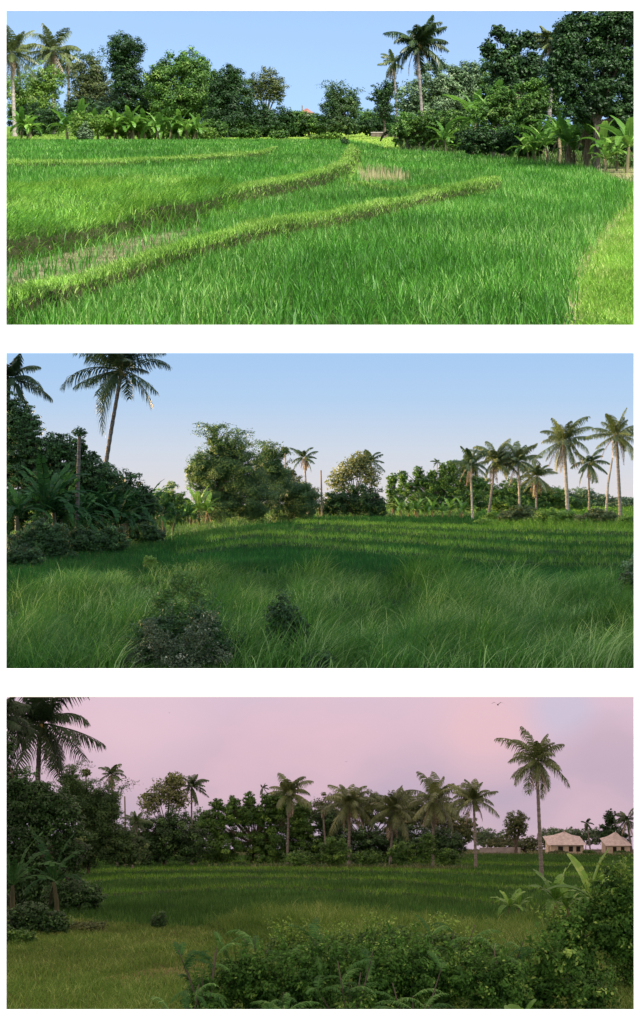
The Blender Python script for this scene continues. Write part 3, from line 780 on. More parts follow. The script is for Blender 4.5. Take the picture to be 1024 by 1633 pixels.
T('broadleaf_tree', 'tall narrow dark tree with a rounded top at upper left', 204, [(200, 78, 30, 28), (203, 120, 22, 34), (212, 155, 24, 30), (190, 100, 18, 24)], 'dark', d=175, leaf=5, dens=1.3, cl=.32)
T('broadleaf_tree', 'low grey bush in the gap left of the tall dark tree', 178, [(172, 172, 20, 20), (186, 150, 10, 22)], 'grey', d=180, leaf=4.5)
T('broadleaf_tree', 'broad round dark green tree right of the tall narrow one', 288, [(296, 104, 32, 28), (262, 128, 28, 34), (310, 140, 32, 40), (280, 165, 42, 30)], 'mid', d=172, leaf=5, dens=1.25, cl=.3)
T('vine_covered_tree', 'dark vine covered tree tapering upward left of the pale open tree', 366, [(366, 122, 20, 24), (350, 150, 20, 36), (378, 160, 26, 46), (366, 192, 34, 34)], 'dark', d=165, leaf=4.5, dens=1.4, cl=.36)
T('broadleaf_tree', 'pale round open crowned tree standing above the dark hedge', 424, [(424, 132, 30, 24), (410, 148, 20, 20), (440, 150, 16, 16)], 'olive', d=185, leaf=4.2, dens=.75)
T('hedge', 'dark green thicket left of the red roof', 430, [(405, 190, 34, 24), (440, 195, 34, 24), (470, 198, 26, 20), (420, 205, 60, 20)], 'dark', d=168, leaf=4.5, dens=1.5, cat='thicket')
T('hedge', 'mid green thicket under the red roof', 492, [(472, 194, 20, 19), (484, 193, 14, 17), (500, 196, 20, 18), (514, 200, 24, 18)], 'mid', d=168, leaf=4.2, dens=1.4, cat='thicket')
T('bamboo_clump', 'dark bamboo clump with arching plumes near the middle of the top skyline', 540, [(538, 178, 26, 28), (534, 156, 16, 14), (558, 162, 16, 16), (540, 200, 30, 16)], 'bamboo', d=165, leaf=4, dens=1.4, droop=.15, extra=plumes(26, 18, 30))
T('broadleaf_tree', 'low green trees fading behind the bamboo clump', 590, [(582, 190, 26, 18), (605, 196, 26, 18)], 'mid', d=178, leaf=4.2, dens=1.3)
T('broadleaf_tree', 'thin dark tree with reddish tips left of the lone tall palm', 612, [(608, 152, 18, 18), (622, 140, 12, 16), (614, 176, 16, 20)], 'dark', d=160, leaf=4.6, dens=1.1)
T('broadleaf_tree', 'wide dusty green tree right behind the lone tall palm', 700, [(700, 130, 44, 36), (660, 160, 36, 34), (735, 150, 32, 46), (690, 185, 50, 40), (745, 120, 26, 26)], 'grey', d=105, leaf=5.5, dens=1.2, cl=.28)
T('broadleaf_tree', 'dark shaded thicket below the dusty green tree', 690, [(650, 205, 36, 28), (690, 212, 30, 26), (725, 208, 34, 26), (700, 195, 60, 20)], 'mid', d=94, leaf=5, dens=1.4, cat='thicket')
T('broadleaf_tree', 'tall open tree with clumped rounded foliage left of the bearded palm', 815, [(796, 52, 18, 16), (780, 78, 16, 16), (818, 70, 22, 22), (845, 66, 22, 20), (800, 98, 36, 24), (845, 105, 30, 30), (812, 128, 38, 28)], 'dark', d=88, leaf=6, dens=1.2, cl=.42, asp=.8)
T('broadleaf_tree', 'lighter bushy tree beneath the tall open tree', 800, [(800, 158, 30, 26), (780, 185, 34, 28), (820, 185, 28, 30)], 'mid', d=76, leaf=5.5, dens=1.2)
T('vine_wall', 'vine draped thicket with a flat pale green top', 850, [(855, 160, 28, 34), (842, 190, 26, 34), (860, 134, 26, 9), (838, 138, 20, 7)], 'mid', d=70, leaf=5.5, dens=1.4, cat='thicket')
T('broadleaf_tree', 'huge dark tree filling the upper right corner', 950, [(925, 70, 46, 50), (985, 60, 50, 60), (915, 130, 40, 46), (965, 130, 50, 50), (1010, 130, 40, 70), (950, 172, 56, 32), (1000, 30, 50, 40), (930, 30, 34, 28), (1000, 190, 40, 30), (890, 110, 30, 40), (900, 60, 24, 34)], 'dark', d=60, leaf=7, dens=1.35, tw=14, cl=.3)
T('broadleaf_tree', 'dark shrubbery in the shade behind the banana plants at right', 960, [(880, 215, 40, 28), (930, 215, 40, 30), (985, 215, 40, 34), (840, 222, 34, 24), (800, 225, 34, 24), (760, 225, 34, 24), (1010, 190, 30, 40)], 'dark', d=72, leaf=6, dens=1.6, trunk=False, cat='thicket')
T('hedge', 'bright yellow green cassava thicket behind the left banana row', 220, [(130, 200, 26, 22), (165, 200, 28, 22), (200, 202, 28, 20), (235, 204, 28, 20), (270, 206, 28, 18), (305, 206, 26, 18), (330, 212, 20, 12)], 'light', d=138, leaf=5, dens=1.2, cat='thicket', trunk=False)
T('hedge', 'shadowy undergrowth beneath the tall narrow and round trees', 230, [(60, 190, 50, 26), (130, 180, 34, 28), (190, 182, 36, 24), (240, 180, 40, 28), (300, 182, 44, 28), (345, 190, 30, 26)], 'dark', d=176, leaf=5, dens=1.5, cat='thicket', trunk=False)
T('hedge', 'shadowy undergrowth right of the bamboo clump', 590, [(560, 202, 24, 14), (590, 202, 26, 14), (620, 200, 26, 20)], 'dark', d=172, leaf=4.4, dens=1.4, cat='thicket', trunk=False)
T('broadleaf_tree', 'tall bushy tree filling the gap between the tall narrow tree and the round tree', 238, [(236, 150, 20, 34), (240, 175, 26, 26)], 'dark', d=180, leaf=4.6, dens=1.2)
T('broadleaf_tree', 'broad mid green tree bridging the round tree and the vine covered tree', 330, [(330, 128, 22, 24), (335, 160, 24, 36)], 'mid', d=178, leaf=4.6, dens=1.2)
T('hedge', 'deep green backing trees between the dusty tree and the bearded palm', 780, [(740, 160, 40, 50), (790, 130, 44, 40), (840, 150, 44, 50), (700, 170, 50, 46), (880, 150, 40, 60), (900, 80, 34, 50)], 'mid', d=112, leaf=5.5, dens=1.3)
bush(V1, 'shrub', 'pale leafy shrub in front of the left bananas', 136, 230, 16, 34, 'grey', group=GS)
bush(V1, 'shrub', 'rounded green shrub left of the dark vine covered tree', 342, 224, 26, 44, 'mid', group=GS)
bush(V1, 'shrub', 'dark shrub behind the left edge palm', 50, 216, 26, 40, 'dark', group=GS, d=170)
bush(V1, 'shrub', 'low shrub at the foot of the dark vine covered tree', 398, 222, 24, 26, 'mid', group=GS)
bush(V1, 'shrub', 'low weeds at the foot of the dark thicket', 445, 222, 20, 20, 'mid', group=GS)
bush(V1, 'shrub', 'small round bush beside the path head at centre', 550, 240, 7, 17, 'dark', group=GS, lobes=1)
bush(V1, 'shrub', 'low bright shrub in front of the bamboo clump', 520, 224, 34, 16, 'light', group=GS)
bush(V1, 'shrub', 'leafy shrub between the two banana clumps at right', 846, 256, 24, 46, 'mid', group=GS)
bush(V1, 'shrub', 'silvery shrub right of the lone palm trunk', 722, 240, 22, 60, 'light', group=GS)
bush(V1, 'shrub', 'low shrub behind the upright banana leaf', 810, 248, 18, 34, 'mid', group=GS)
bush(V1, 'shrub', 'low shrub at the right edge by the bare earth', 996, 266, 20, 30, 'mid', group=GS)
B = lambda lab, *a, **k: banana(V1, 'banana_plant', lab, *a, group=GB, **k)
for i, (px, py, hh, mt, lab) in enumerate([
    (126, 224, 54, 'banana', 'banana plant right beside the thin palm trunk at left'),
    (155, 224, 50, 'banana', 'banana plant in the left row, second from the thin palm trunk'),
    (178, 225, 56, 'banana', 'banana plant in the left row under the gap in the trees'),
    (206, 225, 48, 'banana', 'banana plant in the left row beneath the tall narrow dark tree'),
    (232, 225, 44, 'banana', 'banana plant in the left row between the tall and the round tree'),
    (258, 226, 46, 'banana', 'banana plant in the left row under the left half of the round tree'),
    (284, 226, 42, 'banana', 'banana plant in the left row under the middle of the round tree'),
    (310, 226, 40, 'banana', 'banana plant ending the left row beside the rounded shrub'),
    (30, 222, 44, 'banana', 'banana plant growing behind the left edge palm')]):
    B(lab, px+random.uniform(-5, 5), py, hh*random.uniform(1.0, 1.45), mt, nl=11, dry=3 if i % 2 else 1, wid=.24, seed=40+i, clump=3, stem=.34, spread=1.15)
B('dark banana clump left of the lone palm trunk', 640, 238, 66, 'banana_dark', nl=10, dry=4, seed=60, clump=3)
B('pale banana plant touching the left side of the lone palm trunk', 668, 238, 52, 'banana', nl=8, dry=2, seed=61, clump=2)
B('banana plant with drooping leaves and a brown stem right of the palm', 754, 250, 104, 'banana', nl=10, dry=3, seed=62, clump=1, stem=.55)
B('tall banana plant with a pale stem and arching ragged leaves', 787, 252, 108, 'banana', nl=10, dry=2, seed=63, stem=.55)
B('young banana plant with one broad upright yellow green leaf', 828, 256, 74, 'banana', nl=7, dry=0, seed=64, stem=.35, torn=.1)
for i, (px, py, hh, lab) in enumerate([(712, 246, 58, 'small banana plant between the lone palm and the drooping banana plant'), (806, 254, 56, 'low banana plant squeezed beside the tall arching banana plant'), (852, 259, 70, 'banana plant with tattered leaves right of the young upright one'), (874, 262, 78, 'banana plant just left of the leaning banana plant'), (916, 266, 70, 'banana shoot touching the dry brown skirt'), (984, 273, 66, 'low banana plant between the two bright right edge ones')]):
    B(lab, px, py, hh, 'banana', nl=11, dry=2, seed=200+i, stem=.38, clump=2, wid=.22, torn=.5)
B('leaning banana plant left of the dry brown stems', 892, 264, 96, 'banana', nl=9, dry=3, seed=65, stem=.5, clump=2)
B('banana clump with a thick skirt of dry brown leaves', 938, 267, 92, 'banana', nl=8, dry=16, seed=66, stem=.72, clump=3)
B('young bright banana plant right of the dry brown stems', 966, 271, 90, 'banana', nl=8, dry=1, seed=67, stem=.4, torn=.12)
B('banana plant with big yellow green leaves at the right edge', 1000, 276, 104, 'banana', nl=9, dry=2, seed=68, stem=.4, torn=.15)

def house(v, name, label, px, d, wpx, wall_h, roof_h, wallm, roofm, depth_m, overhang=.12, group=None, openings=(), row=None, finial=False):
    base = v.at(px, d); m = d/F
    if row is not None: base[2] = (CY-row)*m
    root = thing(name, label, 'house', base, group)
    W, H, D, RH = wpx*m*.5, wall_h*m, depth_m*.5, roof_h*m
    b = Buf(); box(b, (-W, -D, -1.0), (W, D, H)); b.build('wall', M[wallm], root)
    ov = W*overhang
    b = Buf(); e = .1
    V = []
    for k, zz in ((1, -e), (.52, RH*.38), (.1, RH)):
        V += [(-(W+ov)*k, -(D+ov)*k, H+zz), ((W+ov)*k, -(D+ov)*k, H+zz), ((W+ov)*k, (D+ov)*k, H+zz), (-(W+ov)*k, (D+ov)*k, H+zz)]
    fq = [(3, 2, 1, 0), (8, 9, 10, 11)]
    for o_ in (0, 4): fq += [(o_+q, o_+(q+1) % 4, o_+4+(q+1) % 4, o_+4+q) for q in range(4)]
    b.add(V, np.array(fq))
    rf = b.build('roof', M[roofm], root)
    if finial:
        f = Buf(); tube(f, [(0, 0, H+RH-.1), (0, 0, H+RH+1.1*m*3)], [1.2*m, .5*m], 6); f.build('finial', M[roofm], rf)
    for (x0, x1, z0_, z1_, nm) in openings:
        o = Buf(); box(o, (x0*W, -D-.06, z0_*H), (x1*W, -D+.2, z1_*H)); o.build(nm, M['void'], root)
    for sx in (-1, 1):
        o = Buf(); tube(o, [(sx*(W+ov*.7), -D-ov*.7, -.5), (sx*(W+ov*.7), -D-ov*.7, H-e)], [.7*m, .7*m], 6); o.build('column', M['wood'], root)
    return root
house(V1, 'red_roofed_house', 'distant house with a red tiled roof showing above the middle hedge', 489, 190, 22, 2, 9, 'wall_pale', 'roof_red', 2.0, row=184)
def lowwall(v, name, label, x0, x1, py, hpx, d, mat):
    a = v.at(x0, d); b_ = v.at(x1, d); m = d/F
    o = Buf(); L_ = b_[0]-a[0]
    box(o, (0, -.1, -1), (L_, .1, hpx*m)); 
    root = thing(name, label, 'wall', a)
    o.build('panel', M[mat], root)
    c = Buf(); box(c, (-.05, -.14, hpx*m+.003), (L_+.05, .14, hpx*m+.1)); c.build('coping', M['wall_pale'], root)
lowwall(V1, 'garden_wall', 'grey garden wall half hidden right of the bamboo clump', 592, 636, 214, 6, 170, 'bark')
pole(V1, 'post', 'thin dark post on the skyline left of the red roof', [(483, 215), (482, 168)], 2.5, 'wood', 186, 'post')

# ================================================================== MIDDLE VALLEY
s_lines = [([(1355, 915), (1024, 900), (800, 895), (600, 878), (470, 866), (380, 869), (280, 882)], .16),
           ([(1355, 895), (1024, 882), (850, 878), (650, 863), (480, 855), (420, 851), (330, 862)], .3),
           ([(1355, 875), (1024, 866), (900, 862), (700, 853), (560, 844), (470, 841)], .44),
           ([(1355, 856), (1024, 851), (760, 843), (600, 837), (470, 833)], .56)]
for pl, lv in s_lines:
    V2.level(pl+[(pl[-1][0], 815), (1355, 815)], lv)
V2.level([(1355, 852), (1024, 849), (880, 845), (790, 838), (770, 828), (830, 818), (900, 809), (1355, 806)], .62)
V2.kind([(1355, 856), (1024, 853), (880, 849), (790, 843), (765, 830), (830, 818), (900, 805), (1355, 803)], 2, .62)
tg = [(-330, 985), (0, 970), (60, 956), (150, 947), (250, 938), (400, 928), (520, 934), (610, 944), (700, 930), (745, 944), (830, 950), (1355, 952), (1355, 1150), (-330, 1150)]
V2.kind(tg, 1)
V2.kind([(205, 1064), (250, 1040), (335, 1040), (365, 1064), (365, 1120), (205, 1120)], 5)
V2.kind([(-330, 850), (100, 890), (280, 858), (480, 836), (480, 800), (-330, 800)], 3)
V2.kind([(480, 834), (760, 832), (760, 800), (480, 800)], 3)
# lighter bank lines along the terrace edges
for pl, lv in s_lines:
    V2.kind([(x, y-3.2) for x, y in pl]+[(x, y+.6) for x, y in pl[::-1]], 4, lv); V2.kind([(x, y+.6) for x, y in pl]+[(x, y+5.5) for x, y in pl[::-1]], 6, lv)  # dark soil strip under each edge, riser shadow put into its colour
V2.blur(1)
D2 = V2.h*F/(V2.PY-V2.yk); X2 = (V2.PX-CX)*D2/F
hump = lambda cx, cy, rx, ry: np.exp(-(((V2.PX-cx)/rx)**2+((V2.PY-cy)/ry)**2))
V2.lv += np.where(V2.ty == 1, 1.1*(fbm(X2*.5+3, D2*.14, 11)-.5)+.5*(fbm(X2*1.4, D2*.35, 12)-.5), 0)
V2.lv += .5*hump(700, 945, 60, 20)+.3*hump(400, 930, 130, 20)+.25*hump(150, 960, 100, 30)-.25*hump(550, 1000, 60, 40)
V2.lv = np.where(V2.PY > 1000, np.maximum(V2.lv, -.12), V2.lv)
V2.lv = np.where(V2.lv > 0, V2.lv*np.clip((1080-V2.PY)/50, 0, 1), V2.lv)
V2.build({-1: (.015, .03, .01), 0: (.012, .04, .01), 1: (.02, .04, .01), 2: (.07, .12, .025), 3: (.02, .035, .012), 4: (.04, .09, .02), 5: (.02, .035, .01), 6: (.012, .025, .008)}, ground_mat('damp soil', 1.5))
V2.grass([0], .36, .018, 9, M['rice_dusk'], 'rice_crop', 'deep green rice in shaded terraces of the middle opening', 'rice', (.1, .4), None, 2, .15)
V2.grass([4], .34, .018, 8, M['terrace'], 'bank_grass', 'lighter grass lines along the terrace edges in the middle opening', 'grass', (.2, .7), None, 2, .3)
def hf2(px, py):
    return (1+.1*np.exp(-((py-935)/22)**2))*(.55+.95*np.clip((fbm(px*.018, (py-790)*.045, 31)-.3)*2, 0, 1))
V2.grass([5], .3, .012, 6, M['tallgrass'], 'short_grass', 'short grass round the foreground bush of the middle opening', 'grass', (.3, .9), None, 3, .4)
V2.grass([6], .15, .016, 16, M['rice_dusk'], 'riser_grass', 'short shade-darkened grass on the risers between the middle terraces', 'grass', (.3, .9), None, 2, .3)
V2.grass([1], .8, .0135, 15, M['tallgrass'], 'tall_grass', 'tall windblown wild grass filling the foreground of the middle opening', 'grass', (.3, 1.15), 0.15, 4, .55, hfun=hf2, swirl=2.2)
V2.grass([2], .8, .03, 10, M['terrace'], 'reeds', 'sunlit yellow green rough grass around the right hand palms', 'grass', (.3, .9), None, 3, .5)
V2.grass([3], .6, .03, 6, M['mid'], 'undergrowth', 'dark undergrowth at the foot of the middle tree line', 'undergrowth', (.3, .9), None, 3, .5)
G = 'trees around the middle fields'; GP = 'coconut palms of the middle opening'; GB = 'banana plants along the middle fields'; GS = 'shrubs of the middle fields'
T = lambda *a, **k: tree(V2, *a, group=k.pop('group', G), **k)
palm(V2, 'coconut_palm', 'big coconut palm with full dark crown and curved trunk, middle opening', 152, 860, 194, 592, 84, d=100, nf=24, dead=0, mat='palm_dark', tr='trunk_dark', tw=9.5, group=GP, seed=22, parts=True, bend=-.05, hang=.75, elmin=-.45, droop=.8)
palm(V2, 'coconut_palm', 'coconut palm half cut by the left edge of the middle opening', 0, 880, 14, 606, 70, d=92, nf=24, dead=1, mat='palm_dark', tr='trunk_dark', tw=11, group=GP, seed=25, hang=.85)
T('broadleaf_tree', 'large dark layered tree at the left edge of the middle opening', 60, [(30, 690, 46, 34), (80, 720, 50, 26), (30, 740, 50, 50), (110, 770, 40, 40), (40, 810, 60, 55), (140, 730, 26, 12), (60, 860, 60, 30), (20, 720, 40, 60), (34, 668, 34, 34), (92, 712, 40, 26), (150, 762, 44, 34), (105, 748, 50, 34), (70, 760, 60, 44), (120, 820, 50, 50), (15, 650, 20, 30), (128, 712, 14, 16)], 'dark', d=88, leaf=6.5, dens=1.4, tw=14, cl=.3, flat=.5)
T('broadleaf_tree', 'dark rounded tree behind the bananas under the big left palm', 175, [(170, 765, 36, 26), (200, 782, 34, 38), (150, 800, 50, 50), (215, 815, 44, 40), (228, 800, 24, 26)], 'dark', d=96, leaf=6, dens=1.4)
pole(V2, 'broken_trunk', 'broken palm trunk wrapped in leaves in front of the dark left trees', [(122, 870), (124, 780), (127, 690)], 9, 'trunk_dark', 80, 'tree stump', cap=(13, 10, 'dark'))
T('broadleaf_tree', 'small rounded tree at the end of the left bananas', 272, [(262, 800, 26, 24), (285, 806, 22, 24), (270, 825, 34, 20)], 'mid', d=140, leaf=4.6, dens=1.3)
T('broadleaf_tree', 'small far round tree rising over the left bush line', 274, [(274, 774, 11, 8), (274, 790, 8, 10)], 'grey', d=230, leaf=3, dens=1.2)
T('bamboo_clump', 'huge bamboo grove bulging left beneath feathery plumes', 350, [(335, 745, 42, 30), (318, 752, 26, 30), (375, 745, 50, 44), (350, 715, 26, 22), (345, 795, 44, 44), (400, 790, 48, 48), (375, 715, 16, 16), (340, 700, 9, 10)], 'bamboo', d=145, leaf=4, dens=1.4, cl=.3, droop=.1, extra=plumes(60, 22, 40))
T('bamboo_clump', 'darker bamboo grove right of the huge bulging one', 440, [(430, 755, 40, 34), (450, 790, 46, 44), (425, 725, 14, 14), (435, 740, 20, 18), (480, 800, 34, 34)], 'bamboo', d=152, leaf=4, dens=1.5, cl=.3, extra=plumes(40, 20, 34))
T('broadleaf_tree', 'olive green tree behind the bamboo below the bare snag', 470, [(466, 775, 26, 26), (490, 795, 22, 26), (455, 755, 12, 16)], 'olive', d=165, leaf=4.4, dens=1.1)
pole(V2, 'bare_snag', 'bare palm snag with a tattered tip above the bamboo', [(457, 830), (456, 770), (455, 718)], 4, 'trunk', 162, 'dead tree', cap=(7, 6, 'olive'))
palm(V2, 'coconut_palm', 'sickly coconut palm with limp brown hanging fronds in the middle skyline', 492, 832, 489, 724, 22, d=165, nf=12, dead=12, mat='palm', tr='trunk_pale', tw=4, group=GP, seed=30, nuts=False)
pole(V2, 'bare_snag', 'thin dark topless trunk right of the sickly palm', [(513, 832), (513, 790), (512, 750)], 3.5, 'wood', 165, 'dead tree')
T('flowering_tree', 'tree sprinkled with pale flower heads left of centre', 565, [(560, 750, 26, 20), (575, 735, 20, 16), (540, 768, 22, 20), (590, 760, 20, 20)], 'olive', d=170, leaf=4.2, dens=.28, cl=.3,
  extra=lambda root, bl, m: (lambda b: (crown_geo(b, [(c+np.array([0, -.5, .1]), np.array(r)*1.05) for c, r in bl], 4.5*m, .12, .2), b.build('flower_heads', M['pod'], root)))(Buf()))
T('hedge', 'dark thicket beneath the pale flowering tree', 565, [(540, 800, 32, 26), (580, 800, 34, 30), (520, 812, 20, 18), (600, 812, 20, 20)], 'dark', d=168, leaf=4.5, dens=1.5, cat='thicket')
palm(V2, 'coconut_palm', 'dark coconut palm against the pale flowering tree', 596, 832, 588, 740, 26, d=172, nf=16, dead=2, mat='palm', tw=4, group=GP, seed=33)
T('vine_column', 'vine covered column tree left of the drooping vine wall', 626, [(626, 764, 11, 11), (624, 782, 10, 16), (630, 800, 16, 18)], 'mid', d=185, leaf=4, dens=1.5)
T('vine_wall', 'long wall of vine draped trees right of centre in the middle opening', 680, [(650, 780, 22, 18), (672, 772, 16, 16), (692, 776, 16, 22), (712, 770, 18, 24), (735, 768, 20, 24), (760, 775, 20, 20), (680, 800, 46, 20), (740, 795, 44, 24), (642, 760, 9, 14), (668, 754, 10, 12), (706, 750, 8, 14), (722, 746, 12, 18), (745, 742, 14, 16), (690, 758, 10, 10)], 'mid', d=190, leaf=4.2, dens=1.4, cat='thicket')
T('broadleaf_tree', 'dark shrubs behind the row of right hand palms', 820, [(790, 790, 24, 18), (820, 782, 26, 24), (855, 788, 28, 24), (800, 800, 60, 20), (770, 780, 20, 20), (885, 794, 24, 20), (835, 806, 60, 14), (910, 802, 40, 14)], 'mid', d=215, leaf=4, dens=1.3, cat='thicket')
T('broadleaf_tree', 'distant low trees behind the brown fronded palm', 930, [(890, 790, 26, 14), (930, 790, 26, 16), (960, 796, 20, 10), (990, 798, 24, 8), (880, 802, 30, 8), (930, 803, 36, 8), (985, 804, 36, 7), (1020, 800, 20, 10)], 'grey', d=260, leaf=3.6, dens=1.3, cat='thicket')
palm(V2, 'areca_palm', 'tiny slender palm poking above the vine wall', 696, 832, 696, 742, 10, d=205, nf=8, dead=0, mat='palm', tw=2, group=GP, seed=34, nuts=False)
palm(V2, 'coconut_palm', 'coconut palm first from the left of the right hand row with a leaning thin trunk', 754, 826, 746, 744, 34, d=150, nf=16, dead=3, mat='palm', tr='trunk_pale', tw=4.5, group=GP, seed=35)
palm(V2, 'coconut_palm', 'coconut palm with golden lower fronds, second of the right hand row', 778, 822, 781, 742, 42, d=160, nf=20, dead=3, mat='palm_light', tr='trunk', tw=5, group=GP, seed=36)
palm(V2, 'coconut_palm', 'coconut palm with raised fronds and pale trunk, third of the right hand row', 829, 822, 834, 738, 44, d=160, nf=20, dead=3, mat='palm_light', tr='trunk_pale', tw=5, group=GP, seed=37, bend=.03)
palm(V2, 'coconut_palm', 'shorter yellowing coconut palm left of the brown fronded palm', 855, 822, 858, 764, 34, d=175, nf=16, dead=6, mat='palm_light', tr='trunk', tw=4, group=GP, seed=38)
palm(V2, 'coconut_palm', 'tall coconut palm with a brown withered left side and thick pale trunk', 906, 820, 900, 704, 50, d=150, nf=20, dead=11, mat='palm_light', tr='trunk_pale', tw=7.5, group=GP, seed=39, parts=True)
palm(V2, 'coconut_palm', 'smaller coconut palm between the brown fronded palm and the rightmost palm', 940, 815, 938, 744, 32, d=200, nf=15, dead=3, mat='palm', tr='trunk', tw=4, group=GP, seed=44)
palm(V2, 'coconut_palm', 'rightmost coconut palm with ragged raised fronds beside the slanting bare trunk', 990, 830, 983, 690, 46, d=140, nf=22, dead=4, mat='palm_light', tr='trunk', tw=7.5, group=GP, seed=45, parts=True, up=.3, bend=-.03)
pole(V2, 'leaning_snag', 'slanting bare trunk left of the rightmost palm', [(966, 815), (970, 770), (977, 730)], 4.5, 'trunk_pale', 170, 'dead tree')
B = lambda lab, *a, **k: banana(V2, 'banana_plant', lab, *a, group=GB, **k)
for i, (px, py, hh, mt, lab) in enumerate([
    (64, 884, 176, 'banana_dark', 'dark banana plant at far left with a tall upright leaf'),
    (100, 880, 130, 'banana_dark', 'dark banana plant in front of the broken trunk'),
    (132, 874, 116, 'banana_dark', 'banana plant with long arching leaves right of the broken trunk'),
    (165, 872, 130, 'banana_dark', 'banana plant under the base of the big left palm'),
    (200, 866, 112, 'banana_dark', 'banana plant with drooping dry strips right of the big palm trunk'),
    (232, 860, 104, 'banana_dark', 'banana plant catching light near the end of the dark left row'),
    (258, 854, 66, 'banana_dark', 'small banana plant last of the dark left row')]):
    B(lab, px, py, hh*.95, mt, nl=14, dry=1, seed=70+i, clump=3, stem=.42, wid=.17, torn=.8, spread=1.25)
B('bright yellow green banana clump left of the bamboo grove', 318, 842, 62, 'banana', nl=10, dry=6, seed=80, clump=3, stem=.42)
B('low banana clump at the foot of the bamboo grove', 300, 843, 44, 'banana_dark', nl=9, dry=4, seed=81, clump=2, stem=.42)
for i, (px, lab) in enumerate([(640, 'banana plant beneath the vine covered column'), (664, 'banana plant with upright leaves below the vine wall'), (690, 'banana plant in the middle of the vine wall foot'), (716, 'banana plant left of the first right hand palm'), (738, 'banana plant touching the first right hand palm trunk')]):
    B(lab, px, 832, 40, 'banana', nl=9, dry=2, seed=90+i, clump=2, stem=.34, d=158)
Sx = lambda lab, *a, **k: bush(V2, 'shrub', lab, *a, group=GS, **k)
Sx('low round shrub right of the first right hand palm', 788, 834, 18, 22, 'light', d=128)
Sx('brownish shrub between the palm trunks', 830, 840, 44, 34, 'olive', d=122)
Sx('sunlit yellow green shrub below the brown fronded palm', 888, 845, 44, 38, 'light', d=118)
Sx('low yellow green mound at the left end of the raised terrace', 775, 838, 26, 12, 'light', d=126)
Sx('spreading olive shrub near the right edge of the raised terrace', 952, 846, 46, 30, 'olive', d=116)
Sx('shrub at the foot of the rightmost palm', 1000, 842, 22, 22, 'light', d=112)
Sx('dark brush hiding the feet of the far left bananas', 62, 896, 62, 74, 'dark', d=70, lobes=5)
Sx('dark bushes in the lower left corner of the rice', 36, 912, 42, 46, 'dark', d=62)
Sx('dark weeds at the foot of the dark banana row', 140, 880, 84, 58, 'dark', d=76, lobes=6)
Sx('shaded weeds at the bright end of the dark banana row', 232, 866, 40, 40, 'dark', d=92, lobes=4)
Sx('low leafy bushes where the dark bananas meet the rice', 95, 898, 34, 22, 'dark', d=70)
Sx('small bright herb standing above the tall grass', 240, 910, 13, 34, 'light', d=58, lobes=2)
T('shrub', 'dark foreground bush with pale leaves in the tall grass', 285, [(215, 1050, 26, 22), (255, 1024, 34, 26), (318, 1012, 34, 26), (350, 1046, 26, 24), (290, 1050, 60, 32), (238, 1000, 16, 14), (335, 985, 16, 14)], 'shrubwhite', py=1074, leaf=5.5, dens=.4, cat='shrub', trunk=False, cl=.3, group=GS)
T('shrub', 'tangled dark twiggy growth behind the foreground bush', 285, [(220, 1036, 40, 32), (258, 1004, 36, 30), (318, 996, 40, 32), (355, 1036, 34, 32), (285, 1045, 70, 38)], 'dark', py=1064, leaf=5.5, dens=1.0, cat='shrub', tw=3, cl=.3, group=GS, extra=shoots(60, 18, 44, 'dark', 6))
T('shrub', 'mounded green weeds on top of the dark foreground bush', 290, [(285, 985, 34, 26), (262, 960, 22, 22), (315, 955, 24, 24), (290, 930, 22, 20), (245, 990, 20, 18)], 'mid', py=1036, leaf=5, dens=.6, cat='shrub', trunk=False, cl=.3, group=GS, extra=shoots(50, 18, 44, 'mid', 6))
Sx('dark bush sunk in the grass right of the foreground bush', 458, 1056, 44, 124, 'dark', leaf=5.5, lobes=4)
Sx('dark hollow bush at the bottom of the tall grass near centre', 505, 1075, 34, 60, 'dark', leaf=6, lobes=2)
Sx('leafy shrub cut by the right edge above the tall grass', 1008, 925, 18, 54, 'grey', d=52, leaf=7, lobes=2)
Sx('pale twiggy shrub at the right edge of the tall grass', 1006, 980, 22, 44, 'shrubwhite', d=42, leaf=6, lobes=2)

# ================================================================== BOTTOM VALLEY
t_lines = [([(1355, 1462), (1024, 1455), (800, 1440), (650, 1425), (430, 1413), (300, 1418), (120, 1430)], .12),
           ([(1355, 1440), (1024, 1425), (800, 1415), (600, 1402), (400, 1398), (200, 1400), (90, 1410)], .22),
           ([(1355, 1410), (1024, 1400), (800, 1394), (600, 1388), (300, 1386), (150, 1390)], .32),
           ([(1355, 1390), (1024, 1382), (800, 1378), (700, 1376), (560, 1374), (300, 1376)], .4)]
for pl, lv in t_lines: V3.level(pl+[(pl[-1][0], 1362), (1355, 1362)], lv)
V3.kind([(-330, 1470), (90, 1462), (200, 1472), (290, 1478), (360, 1476), (480, 1462), (600, 1466), (700, 1474), (1355, 1478), (1355, 1840), (-330, 1840)], 2)
V3.kind([(330, 1474), (420, 1460), (520, 1456), (640, 1464), (760, 1472), (860, 1470), (900, 1540), (600, 1530), (380, 1500)], 1)
V3.kind([(150, 1560), (230, 1545), (330, 1535), (380, 1540), (300, 1565), (200, 1575)], 3)
V3.kind([(330, 1382), (700, 1378), (760, 1392), (640, 1396), (330, 1390)], 5)
V3.kind([(-330, 1372), (560, 1368), (740, 1374), (745, 1354), (-330, 1354)], 5)
V3.kind([(740, 1366), (1355, 1370), (1355, 1354), (740, 1354)], 6)
for pl, lv in t_lines: V3.kind([(x, y-3) for x, y in pl]+[(x, y+.6) for x, y in pl[::-1]], 4, lv); V3.kind([(x, y+.6) for x, y in pl]+[(x, y+4.5) for x, y in pl[::-1]], 7, lv)  # risers here also carry their shadow as a darker soil strip
V3.blur(1)
